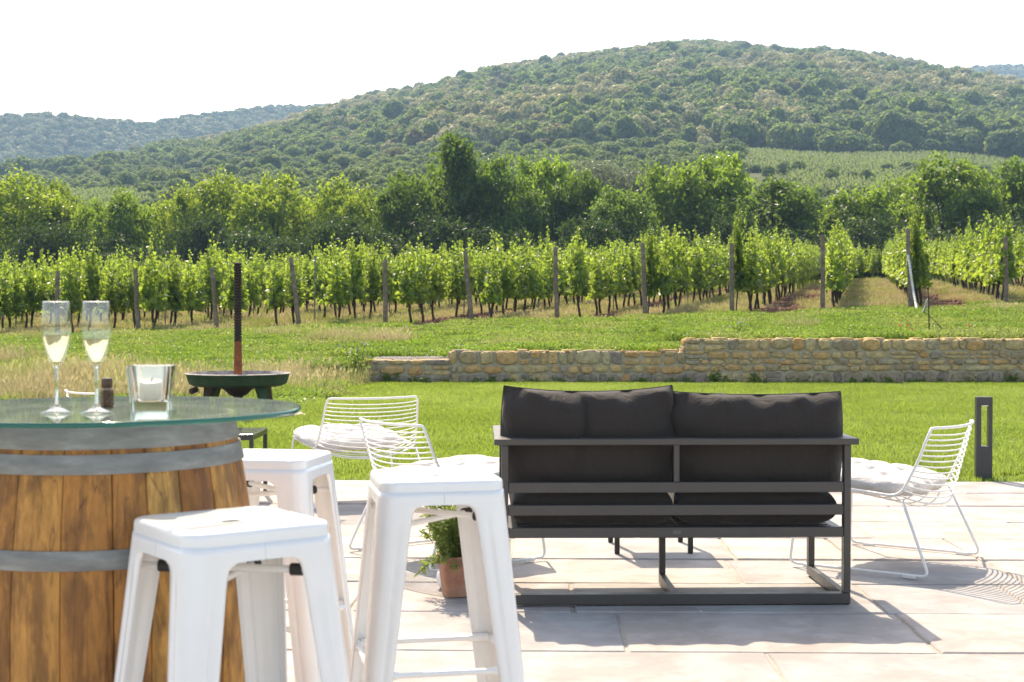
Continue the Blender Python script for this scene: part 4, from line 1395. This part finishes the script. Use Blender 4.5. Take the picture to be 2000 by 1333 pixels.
# ------------------------------------------------------------------ metal stools
def build_stool():
    t = thing('bar_stool', 'x', 'stool', (0, 0, 0), 0, 'white metal bar stools')
    SZ = .792
    # seat with a hand slot
    s = MB(); n = 12
    outer = [rsq(.118, .030, n, SZ - .003), rsq(.142, .036, n, SZ - .0005), rsq(.148, .041, n, SZ - .002), rsq(.1512, .043, n, SZ - .0055), rsq(.1525, .044, n, SZ - .010), rsq(.1535, .045, n, SZ - .030), rsq(.1515, .043, n, SZ - .031), rsq(.148, .040, n, SZ - .012), rsq(.14, .036, n, SZ - .006)]
    slot = []
    for (x, y, z) in outer[0]:
        a = math.atan2(y, x)
        d = .030; r = .0135
        # stadium outline along x
        ca, sa = math.cos(a), math.sin(a)
        if abs(sa) > 1e-6 and abs(ca / sa) * r <= d: px_, py_ = r * ca / abs(sa), math.copysign(r, sa)
        else:
            sgn = 1 if ca > 0 else -1
            B = -ca * sgn * d; Cc = d * d - r * r
            q = -B + math.sqrt(max(0, B * B - Cc)); px_, py_ = q * ca, q * sa
        slot.append((px_, py_))
    mid = [(.5 * a[0] + .5 * o_[0], .5 * a[1] + .5 * o_[1], SZ - .0036) for a, o_ in zip(slot, outer[0])]
    s0 = [(a[0] * 1.12, a[1] * 1.3, SZ - .0040) for a in slot]; s1 = [(a[0], a[1], SZ - .0052) for a in slot]; s2 = [(a[0], a[1], SZ - .0064) for a in slot]
    s.loft([s2, s1, s0, mid] + outer, True, False, False)
    s.loft([rsq(.1485, .040, n, SZ - .030), rsq(.1485, .040, n, SZ - .0315)])  # unseen plate under the seat, added to block bounce light behind the slot
    s.build('seat', M['white_metal'], t, smooth=True, angle=50)
    # apron + legs: folded sheet
    half = lambda z: .1515 + (.762 - z) / .762 * .070
    cr = lambda z: .040 - .012 * (.762 - z) / .762
    w = lambda z: half(z) if z > .7325 else .048 + .030 * (z / .73) + .022 * math.exp(-(.7325 - z) / .007)
    for c in range(4):
        lg = MB(); rings = []
        for z in [.764, .75, .736, .7326, .7322, .730, .726, .718, .705, .68, .62, .55, .47, .38, .28, .18, .08, .01, 0.0]:
            h = half(z); r = cr(z); ww = w(z); prof = []; ri = .0035 * min(1, max(0, (.70 - z) / .06))
            prof += [(h - .004 * (z < .73), h - ww, z), (h, h - ww + .004, z), (h, h - ww * .78, z), (h - ri, h - ww * .70, z), (h - ri, h - ww * .62, z), (h, h - ww * .54, z)]
            for k_ in range(9):
                a = PI / 2 * k_ / 8
                prof.append((h - r + r * math.cos(a), h - r + r * math.sin(a), z))
            prof += [(h - ww * .54, h, z), (h - ww * .62, h - ri, z), (h - ww * .70, h - ri, z), (h - ww * .78, h, z), (h - ww + .004, h, z), (h - ww, h - .004 * (z < .73), z)]
            Mx = Matrix.Rotation(c * PI / 2, 3, 'Z')
            rings.append([Mx @ Vector(p) for p in prof])
        lg.loft(rings, False)
        ol = lg.build('leg', M['white_metal'], t, smooth=True, angle=60)
        m = ol.modifiers.new('s', 'SOLIDIFY'); m.thickness = .003; m.offset = -1
        ft = MB(); p = Matrix.Rotation(c * PI / 2, 3, 'Z') @ Vector((half(0) - .03, half(0) - .03, 0))
        ft.lathe([(0, .0), (.024, .0), (.024, .02), (0, .02)], 12, (p.x, p.y)); ft.build('foot_pad', M['black_rubber'], ol)
    # crossed braces with black rubber sleeves
    for sgn, zz in ((1, .678), (-1, .695)):
        h = half(zz) - .012; a = Vector((-h, -h * sgn, zz)); b = Vector((h, h * sgn, zz))
        br = MB(); br.tube([a, b], .0075, 8)
        ob = br.build('cross_brace', M['white_metal'], t, smooth=True, angle=50)
        sl = MB(); d = (b - a).normalized(); L = (b - a).length
        for q in (.17, .83):
            c0 = a + d * L * q; sl.tube([c0 - d * .012, c0 + d * .012], .0125, 12)
        sl.build('rubber_sleeve', M['black_rubber'], ob, smooth=True, angle=50)
    for c in range(4):
        h = half(.33) - .004; Mx = Matrix.Rotation(c * PI / 2, 3, 'Z')
        g = h - .03
        rg = MB(); pts = [Mx @ Vector(p) for p in ((-g - .012, h - .008, .33), (-g + .035, h - .009, .33), (g - .035, h - .009, .33), (g + .012, h - .008, .33))]
        rg.tube([pts[0], pts[1], pts[1].lerp(pts[2], .04), pts[1].lerp(pts[2], .96), pts[2], pts[3]], [.011, .011, .0075, .0075, .011, .011], 10)
        rg.build('foot_rung', M['white_metal'], t, smooth=True, angle=50)
    return t


S0 = build_stool()
for i, (x_, y_, rz_, lb) in enumerate(((-.556, 2.80, 36, 'white metal bar stool nearest the camera, in front of the barrel'), (-.195, 3.58, 11.5, 'white metal bar stool between the barrel stool and the sofa'),
                                       (-.70, 4.08, -10, 'white metal bar stool half hidden behind the barrel'))):
    o = S0 if i == 0 else copy_tree(S0)
    o.location = (x_, y_, .001); o.rotation_euler = (0, 0, math.radians(rz_)); o['label'] = lb


# ------------------------------------------------------------------ cushions
def pillow(w, h, t, nu=44, nv=36, pinch=.05, pw=4, ex=.5, sag=0.0, wr=0.0, seed=0, sq=0.0, tufts=None, bottom=1.0, crease=None):
    """soft cushion in the xz plane (thickness along y) as one closed mesh; returns verts, faces"""
    r = random.Random(seed)
    ph = [r.uniform(0, 6) for _ in range(8)]
    vs = []; fs = []
    def pt(i, j, side):
        u = -1 + 2 * i / nu; v = -1 + 2 * j / nv
        # denser toward the edges
        u = math.sin(u * PI / 2) * .6 + u * .4; v = math.sin(v * PI / 2) * .6 + v * .4
        x = u * w / 2 * (1 - pinch * (1 - v * v) * abs(u) ** 2)
        z = v * h / 2 * (1 - pinch * 1.6 * (1 - u * u) * abs(v) ** 2)
        if sq:   # rounded-square outline
            k = 1 - sq * (u * u) * (v * v); x *= k; z *= k
        if v > 0: z -= sag * (1 - u * u) * v
        th = t / 2 * max(0.0, (1 - abs(u) ** pw) * (1 - abs(v) ** pw)) ** ex
        e = (1 - abs(v)) ** .5
        wv = wr * (math.sin(u * 9 + ph[0] + 2 * math.sin(v * 3 + ph[1])) * math.exp(-(1 - abs(v)) * 5) + .7 * math.sin(u * 21 + ph[2] + v * 4) * math.exp(-(1 - abs(v)) * 7)
                   + .8 * math.sin(v * 8 + ph[3] + u * 2) * math.exp(-(1 - abs(u)) * 6))
        th = th + wv * min(1, th / (t * .12 + 1e-9))
        if tufts:
            for (a, b_) in tufts:
                d2 = ((u - a) ** 2 + (v - b_) ** 2)
                th *= 1 - .72 * math.exp(-d2 / .014) - .2 * math.exp(-d2 / .09)
            # creases running from tuft to tuft
            for c in sorted({a for a, _ in tufts}): th *= 1 - .2 * math.exp(-((u - c) / .06) ** 2)
            for c in sorted({b_ for _, b_ in tufts}): th *= 1 - .2 * math.exp(-((v - c) / .06) ** 2)
        if crease is not None:
            cc = crease + .05 * math.sin(v * 3)
            th *= 1 - .30 * math.exp(-((u - cc) / .035) ** 2) * (.5 + .5 * v) - .10 * math.exp(-((u - cc - .13) / .03) ** 2) * max(0, v) ** 2
        if side < 0: th *= bottom
        y = side * th
        return (x, y, z)
    idx = {}
    for side in (-1, 1):
        for i in range(nu + 1):
            for j in range(nv + 1):
                edge = i in (0, nu) or j in (0, nv)
                if side == 1 and edge: idx[(1, i, j)] = idx[(-1, i, j)]; continue
                idx[(side, i, j)] = len(vs); vs.append(pt(i, j, side))
        for i in range(nu):
            for j in range(nv):
                q = [idx[(side, i, j)], idx[(side, i + 1, j)], idx[(side, i + 1, j + 1)], idx[(side, i, j + 1)]]
                fs.append(q if side < 0 else q[::-1])
    rim = [idx[(-1, i, 0)] for i in range(nu)] + [idx[(-1, nu, j)] for j in range(nv)] + [idx[(-1, i, nv)] for i in range(nu, 0, -1)] + [idx[(-1, 0, j)] for j in range(nv, 0, -1)]
    return vs, fs, [vs[k_] for k_ in rim]


def put_pillow(name, label, cat, mat, group, loc, rot, seam=.0035, **kw):
    vs, fs, rim = pillow(**kw)
    t = tag(empty(name, loc), label, cat, group)
    t.rotation_euler = rot
    b = MB(); b.add(vs, fs); b.build('cover', mat, t, smooth=True)
    if seam:
        p = MB(); p.tube(rim, seam, 6, cyc=True); p.build('piping', mat, t, smooth=True)
    return t


# ------------------------------------------------------------------ sofa
SX, SY, SR = .672, 5.785, math.radians(1.3)
def build_sofa():
    t = thing('garden_sofa', 'dark metal two-seat garden sofa seen from behind', 'sofa', (SX, SY, 0), SR)
    W = .715; pw = .028
    mt = M['sofa_metal']
    b = MB(); b.box((-.744, -.012, .659), (.744, .058, .685)); b.build('top_rail', mt, t, bevel=.003)
    for sgn in (-1, 1):
        a = MB(); x0, x1 = sorted((sgn * .744, sgn * .672)); a.box((x0, .0585, .6592), (x1, .70, .6848)); a.build('armrest', mt, t, bevel=.003)
        x0, x1 = sorted((sgn * W, sgn * (W - pw)))
        p = MB(); p.box((x0, 0, .0495), (x1, .045, .6585)); p.build('rear_leg', mt, t, bevel=.003)
        p = MB(); p.box((x0, .625, .0495), (x1, .67, .6585)); p.build('front_leg', mt, t, bevel=.003)
        p = MB(); p.box((x0 + .0005, .0455, .006), (x1 - .0005, .67, .049)); p.build('runner', mt, t, bevel=.003)
        g = MB(); 
        for yy in (.02, .62): g.lathe([(0, 0), (.014, 0), (.014, .0062), (0, .0062)], 12, (sgn * (W - pw / 2), yy))
        g.build('foot_glide', M['black_rubber'], t)
        p = MB(); x0, x1 = sorted((sgn * (W - pw - .0005), sgn * (W - pw - .04))); p.box((x0, .03, .284), (x1, .66, .316)); p.build('seat_side_bar', mt, t, bevel=.002)
    b = MB(); b.box((-W, 0, .005), (W, .045, .0485)); b.build('base_rail', mt, t, bevel=.003)
    for nm, z0, z1 in (('back_bar', .463, .506), ('back_bar', .370, .413), ('seat_bar', .279, .321)):
        b = MB(); b.box((-W + pw + .0006, .004, z0), (W - pw - .0006, .030, z1)); ob = b.build(nm, mt, t, bevel=.003)
        if nm == 'seat_bar':
            lb = MB(); lb.box((.0 - .014, .0034, .293), (.018, .0042, .309)); lb.build('maker_plate', m_plain('plate', (.10, .10, .10), .4), ob)
    b = MB(); b.box((-.012, .006, .5062), (.012, .028, .659)); b.build('centre_post', mt, t, bevel=.003)
    b = MB(); b.box((-W + pw + .04, .60, .282), (W - pw - .04, .64, .318)); b.build('front_seat_bar', mt, t, bevel=.003)
    # seat slats
    for k_ in range(9):
        y0 = .07 + k_ * .058; b = MB(); b.box((-W + pw + .041, y0, .306), (W - pw - .041, y0 + .03, .3155)); b.build('seat_slat', mt, t)
    b = MB(); b.box((-.014, .0455, .006), (.014, .478, .048)); b.build('centre_runner', mt, t, bevel=.003)
    b = MB(); b.box((-.014, .45, .0485), (.014, .478, .306)); b.build('centre_leg', mt, t, bevel=.003)
    return t


sofa = build_sofa()
MS = Matrix.Translation((SX, SY, 0)) @ Matrix.Rotation(SR, 4, 'Z')
for sgn, lb in ((-1, 'charcoal seat cushion on the left half of the sofa'), (1, 'charcoal seat cushion on the right half of the sofa')):
    p = MS @ Vector((sgn * .338, .355, .392))
    put_pillow('seat_cushion', lb, 'cushion', M['charcoal'], 'charcoal sofa cushions', p, (PI / 2, 0, SR), w=.672, h=.63, t=.15, pinch=.01, pw=10, ex=.38, wr=.003, seed=3 + sgn)
for sgn, lb, hh, zc, wv, dx in ((-1, 'plump charcoal back cushion with tall corners on the left of the sofa', .475, .672, .745, -.352), (1, 'lower smooth charcoal back cushion on the right of the sofa', .45, .658, .745, .352)):
    p = MS @ Vector((dx, .155, zc))
    put_pillow('back_cushion', lb, 'cushion', M['charcoal'], 'charcoal sofa cushions', p, (math.radians(5), 0, SR + math.radians(-.8 * sgn)), seam=.0025, w=wv, h=hh, t=.235, nu=72, nv=56, pinch=.024, pw=3.4, ex=.52, sag=.030 if sgn < 0 else .018, wr=.024, seed=21 + sgn, sq=.06, crease=(-.08 if sgn < 0 else None))


# ------------------------------------------------------------------ small black tables
def black_table(loc, w, d, h, label, rz=0.0, feet=True):
    t = thing('side_table', label, 'table', loc, rz, 'small black side tables')
    b = MB(); b.box((-w / 2, -d / 2, h - .012), (w / 2, d / 2, h)); b.build('tabletop', M['table_top'], t, bevel=.002)
    f = MB(); e = .025
    f.box((-w / 2, -d / 2, h - .037), (w / 2, -d / 2 + e, h - .0125)); f.box((-w / 2, d / 2 - e, h - .037), (w / 2, d / 2, h - .0125))
    f.box((-w / 2, -d / 2 + e + .0005, h - .037), (-w / 2 + e, d / 2 - e - .0005, h - .0125)); f.box((w / 2 - e, -d / 2 + e + .0005, h - .037), (w / 2, d / 2 - e - .0005, h - .0125))
    f.build('frame', M['table_black'], t)
    for sx in (-1, 1):
        for sy in (-1, 1):
            x0, x1 = sorted((sx * w / 2, sx * (w / 2 - e))); y0, y1 = sorted((sy * d / 2, sy * (d / 2 - e)))
            l = MB(); l.box((x0, y0, .004), (x1, y1, h - .0375)); ol = l.build('leg', M['table_black'], t, bevel=.002)
            g = MB(); g.lathe([(0, 0), (.012, 0), (.012, .0045), (0, .0045)], 10, ((x0 + x1) / 2, (y0 + y1) / 2)); g.build('glide', M['black_rubber'], ol)
    return t


black_table((.70, 7.22, 0), .39, .38, .42, 'black side table standing in front of the sofa, only its legs showing', SR)
black_table((-1.87, 9.09, 0), .52, .52, .44, 'black side table with a shiny top behind the barrel, by the lawn', 0)


# ------------------------------------------------------------------ wire lounge chairs
def build_chair():
    """local: origin on the ground midway between the rear feet, +y is the way the chair faces"""
    t = thing('wire_chair', 'x', 'chair', (0, 0, 0), 0, 'white wire lounge chairs')
    wm = M['white_wire']
    G, J, T = .375, .325, .295       # half widths at foot, joint, top
    JZ, FZ, TZ = .352, .392, .675
    JY, FY, TY = .155, .64, .028
    sideframes = []
    for s in (-1, 1):
        fr = MB()
        pts = [(s * J, FY - .05, FZ), (s * G, FY + .02, .012), (s * G, -.0, .012), (s * J, JY, JZ)]
        pts = [(s * J, JY + .2, JZ + .012)] + [(s * J, FY - .0, FZ)] + [(s * G, FY + .03, .013)] + [(s * G, .0, .013)] + [(s * J, JY - .012, JZ - .008)]
        fr.tube(fillet(pts, .04, 6), .0068, 8)
        fr.build('sled_leg', wm, t, smooth=True)
        pad = MB()
        for yy in (.09, FY - .07): pad.box((s * G - .009, yy - .03, .0), (s * G + .009, yy + .03, .016))
        pad.build('floor_pad', wm, t, bevel=.003)
    # side line of the shell from the seat front, through the joint, up the back
    def line(s):
        return fillet([(s * J, FY, FZ + .006), (s * J, JY, JZ + .004), (s * (J * .4 + T * .6), JY * .3 + TY * .7, JZ + .19), (s * T, TY, TZ)], .06, 6)
    def bow(pa, pb, dep, n=16, up=0.0):
        pa, pb = Vector(pa), Vector(pb); out = []
        for k_ in range(n + 1):
            q = k_ / n; p = pa.lerp(pb, q); b_ = 4 * q * (1 - q)
            b_ = b_ ** .8
            out.append(p + Vector((0, -dep * b_, up * b_)))
        return out
    sh = MB()
    L, Rr = line(-1), line(1)
    top = bow((-T, TY, TZ), (T, TY, TZ), .065, 18, -.004)
    full = L[:-1] + fillet([L[-1] + (L[-2] - L[-1]) * .0, ] + top[1:-1] + [Rr[-1]], .01, 1) + Rr[:-1][::-1]
    full = L[:-1] + [top[0] * .0 + Vector((-T, TY, TZ - .02))] + [Vector((-T + .012, TY - .004, TZ - .003))] + top[1:-1] + [Vector((T - .012, TY - .004, TZ - .003)), Vector((T, TY, TZ - .02))] + Rr[:-1][::-1]
    sh.tube(full, .0068, 8)
    fb = bow((-J, FY, FZ + .006), (J, FY, FZ + .006), -.02, 12, -.01)
    sh.tube(fb, .0068, 8)
    sh.build('outer_frame', wm, t, smooth=True)
    wr = MB()
    nb = 13
    for k_ in range(nb):
        q = (k_ + .4) / nb
        z = JZ - .0 + (TZ - .016 - JZ) * q
        def sx(zz):
            f = (zz - JZ) / (TZ - JZ); return J + (T - J) * f, JY + (TY - JY) * (f ** .85)
        w_, yy = sx(z)
        wr.tube(bow((-w_, yy, z), (w_, yy, z), .065 + .03 * (1 - q), 14, -.012 - .05 * (1 - q) ** 2), .0036, 6)
    wr.build('back_wires', wm, t, smooth=True)
    w2 = MB()
    for k_ in range(10):
        q = (k_ + .5) / 10
        y = JY + (FY - JY) * q; z = JZ + (FZ - JZ) * q + .004
        w2.tube(bow((-J, y, z), (J, y, z), .04 * (1 - q), 12, -.055 * (1 - q) - .02), .0036, 6)
    w2.build('seat_wires', wm, t, smooth=True)
    return t


C0 = build_chair()
CHAIRS = [  # rear-foot midpoint, facing direction, label, cushion shift
    ((-.845, 8.72), (-.42, .907), 'white wire chair seen straight from behind, left of the sofa', (-.04, .02), 'pale cushion on the chair seen straight from behind'),
    ((-.60, 6.78), (.81, .586), 'white wire chair turned toward the sofa behind the right stool', (.0, .02), 'pale cushion on the wire chair beside the left arm of the sofa'),
    ((2.08, 6.64), (-.817, .576), 'white wire chair right of the sofa casting a striped shadow', (.0, .02), 'pale tufted cushion on the wire chair right of the sofa'),
    ((-2.86, 9.35), (.81, .586), 'white wire chair mostly hidden behind the glass table top', (.0, .02), 'pale cushion on the chair hidden behind the barrel'),
]
tf = [(-.38, -.38), (.38, -.38), (-.38, .38), (.38, .38), (0, 0)]
for i, ((x_, y_), (fx, fy), lb, (sx_, sy_), cl_) in enumerate(CHAIRS):
    o = C0 if i == 0 else copy_tree(C0)
    rz_ = math.atan2(-fx, fy)
    o.location = (x_, y_, .001); o.rotation_euler = (0, 0, rz_); o['label'] = lb
    Mx = Matrix.Translation((x_, y_, 0)) @ Matrix.Rotation(rz_, 4, 'Z')
    p = Mx @ Vector((sx_, .385 + sy_, .405))
    e = (Matrix.Rotation(rz_, 4, 'Z') @ Matrix.Rotation(math.radians(4.5), 4, 'X') @ Matrix.Rotation(-PI / 2, 4, 'X')).to_euler()
    c = put_pillow('chair_cushion', cl_, 'cushion', M['offwhite'], 'pale seat cushions on the wire chairs', p, e, seam=0, w=.62, h=.60, t=.118, nu=52, nv=52, pinch=-.02, pw=4, ex=.5, wr=.008, seed=50 + i, sq=.10, tufts=tf)


# ------------------------------------------------------------------ potted herb, ceramic pot, bollard
pp = Vector((-.225, 6.02, 0))
t = thing('potted_herb', 'square terracotta pot with a bushy green herb on the paving', 'potted plant', pp, .2)
t.scale = (1.12, 1.12, 1.02)
b = MB(); b.loft([rsq(.058, .012, 6, .002), rsq(.063, .013, 6, .05), rsq(.071, .014, 6, .125), rsq(.0735, .015, 6, .165), rsq(.072, .015, 6, .169), rsq(.064, .012, 6, .168), rsq(.061, .012, 6, .145)], True, True, True)
b.build('pot', M['terracotta'], t, smooth=True, angle=35)
parts = []
for i in range(130):
    a = rng.uniform(0, 2 * PI); d = rng.uniform(.01, .055); h = rng.uniform(.08, .25); sp = rng.uniform(.02, .105)
    if i < 16: h = rng.uniform(.02, .1); sp = .11
    b0 = np.array([math.cos(a) * d, math.sin(a) * d, .145]); e = np.array([math.cos(a) * (d + sp), math.sin(a) * (d + sp), .15 + h - (.10 if i < 16 else 0) + .02])
    m = (b0 + e) / 2 + np.array([0, 0, .035])
    parts.append(tube_np([tuple(b0), tuple(m), tuple(e)], [.0016, .0014, .001], 4))
    k_ = 34; q = rng.uniform(.1, 1, k_)[:, None]
    pos = (b0 * (1 - q) ** 2 + 2 * m * q * (1 - q) + e * q * q) + rng.normal(0, .004, (k_, 3))
    parts.append(stamp(LEAF_T * np.array([.55, 1, 1]), LEAF_F, pos, rot_mats(k_), rng.uniform(.018, .030, k_)))
link('foliage', mesh_np('foliage', *join(parts)), M['herb'], t)
b = MB(); b.lathe([(0, .001), (.03, .001), (.042, .02), (.046, .05), (.042, .072), (.038, .076), (.036, .072), (.04, .05), (.035, .02), (0, .01)], 32)
o = b.build('ceramic_pot', M['ceramic'], None, smooth=True, loc=(-.283, 6.16, 0)); tag(o, 'small white rounded pot peeping out behind the terracotta pot', 'pot')

t = thing('bollard_light', 'dark grey bollard lamp with an open window standing at the lawn edge', 'lamp', (3.40, 10.24, -.01), math.radians(-8))
b = MB(); w, d = .056, .036; H_ = .60
b.box((-w, -d, 0), (w, d, .245)); b.build('base_post', M['bollard'], t, bevel=.003)
b = MB(); b.box((-w, -d, .2455), (-w + .034, d, .54)); b.box((w - .027, -d, .2455), (w, d, .54)); b.build('upright', M['bollard'], t, bevel=.002)
b = MB(); b.box((-w, -d, .5405), (w, d, H_)); b.build('lamp_head', M['bollard'], t, bevel=.003)
b = MB(); b.box((-w + .032, -d + .01, .533), (w - .024, d - .01, .5395)); b.build('diffuser', M['ceramic'], t)


# ------------------------------------------------------------------ old wine press at the lawn edge
def build_press():
    t = thing('wine_press', 'old wine press with green iron basin and tall rusty screw', 'wine press', (-3.18, 16.5, 0), .35)
    b = MB()
    b.lathe([(.0, .355), (.30, .345), (.50, .345), (.555, .37), (.575, .42), (.59, .475), (.60, .487), (.585, .492)], 64); b.build('basin', M['press_green'], t, smooth=True, angle=40)
    b = MB(); b.lathe([(.602, .484), (.604, .492), (.588, .498), (.565, .47), (.54, .405), (.10, .385), (0, .385)], 64); b.build('pan', M['press_pan'], t, smooth=True, angle=40)
    b = MB(); b.lathe([(0, .20), (.05, .20), (.06, .225), (.10, .24), (.16, .30), (.26, .344), (0, .344)], 24); b.build('hub', M['rust_dark'], t, smooth=True, angle=40)
    b = MB(); b.tube([(-.50, -.2, .325), (-.57, -.24, .30)], .035, 10); b.build('spout', M['rust_dark'], t, smooth=True, angle=40)
    for k_ in range(4):
        a = PI / 4 + k_ * PI / 2 - .35 + .1
        l = MB(); n_ = Vector((math.cos(a), math.sin(a), 0)); s_ = Vector((-n_.y, n_.x, 0))
        rings = []
        for z, r, hw, th in ((.36, .40, .085, .03), (.25, .43, .062, .03), (.12, .47, .05, .028), (.03, .50, .055, .028), (.0, .53, .075, .045), (-.02, .53, .075, .045)):
            rings.append([n_ * (r + dx) + s_ * dy + Vector((0, 0, z)) for dx, dy in ((-th, -hw), (th, -hw), (th, hw), (-th, hw))])
        l.loft(rings); l.build('leg', M['press_green'] if k_ % 2 else M['rust_dark'], t, bevel=.006)
    s = MB(); s.tube([(0, 0, .30), (0, 0, .62), (.0, 0, .86)], [.05, .047, .042], 16); o = s.build('spindle', M['rust'], t, smooth=True, angle=40)
    s = MB(); pr = []
    z = .86
    while z < 1.76:
        pr += [(.036, z), (.047, z + .010), (.047, z + .020), (.036, z + .030)]; z += .034
    pr.append((0, z)); s.lathe([(0, .86)] + pr, 20); s.build('thread', M['rust_dark'], t, smooth=True, angle=30)


build_press()
slab = MB(); slab.lathe([(0, .004), (.74, .004), (.8, -.02)], 26, (0, 0))
o = slab.build('press_pad', M['gravel'], None, loc=(-3.18, 16.4, .03)); tag(o, kind='structure')

# ------------------------------------------------------------------ sun, sky, haze, camera
AZ, EL = math.radians(15), math.radians(48)
sv = Vector((-math.sin(AZ) * math.cos(EL), math.cos(AZ) * math.cos(EL), math.sin(EL)))
ld = bpy.data.lights.new('sun', 'SUN'); ld.energy = 3.5; ld.angle = math.radians(.53); ld.color = (1.0, .955, .88)
lo = bpy.data.objects.new('sun', ld); COL.objects.link(lo)
lo.rotation_euler = (-sv).to_track_quat('-Z', 'Y').to_euler(); lo.location = sv * 60

w = bpy.data.worlds.new('World'); SC.world = w; w.use_nodes = True
nt = w.node_tree; nt.nodes.clear()
sk = nt.nodes.new('ShaderNodeTexSky'); sk.sky_type = 'NISHITA'; sk.sun_disc = False
sk.sun_elevation = EL; sk.sun_rotation = -AZ; sk.altitude = 150; sk.air_density = 1.0; sk.dust_density = 2.0; sk.ozone_density = 1.0
bg = nt.nodes.new('ShaderNodeBackground'); bg.inputs['Strength'].default_value = .15
ow = nt.nodes.new('ShaderNodeOutputWorld')
nt.links.new(sk.outputs[0], bg.inputs[0]); nt.links.new(bg.outputs[0], ow.inputs[0])

hz = MB(); hz.box((-1700, -60, -2.6), (1700, 2560, 420))
hm = bpy.data.materials.new('haze'); hm.use_nodes = True; hn = hm.node_tree; hn.nodes.clear()
pv = hn.nodes.new('ShaderNodeVolumePrincipled'); pv.inputs['Color'].default_value = (.45, .69, 1.0, 1); pv.inputs['Density'].default_value = .00027
pv.inputs['Anisotropy'].default_value = .0
oo = hn.nodes.new('ShaderNodeOutputMaterial'); hn.links.new(pv.outputs[0], oo.inputs['Volume'])
o = hz.build('haze', hm); tag(o, kind='stuff'); 

cd = bpy.data.cameras.new('camera'); cam = bpy.data.objects.new('camera', cd); COL.objects.link(cam)
cd.sensor_width = 36; cd.lens = 36 * F / 2000; cd.clip_start = .05; cd.clip_end = 6000
cam.location = (0, 0, CAMZ); cam.rotation_euler = (PI / 2 - PITCH, 0, 0)
cd.dof.use_dof = True; cd.dof.focus_distance = 9.0; cd.dof.aperture_fstop = 8.0
SC.camera = cam
SC.view_settings.view_transform = 'Standard'; SC.view_settings.look = 'None'
SC.view_settings.gamma = 1.0; SC.view_settings.exposure = 1.36
SC.view_settings.use_white_balance = True; SC.view_settings.white_balance_temperature = 8100; SC.view_settings.white_balance_tint = 12
SC.cycles.max_bounces = 10; SC.cycles.transparent_max_bounces = 24; SC.cycles.volume_bounces = 1
SC.cycles.use_denoising = True
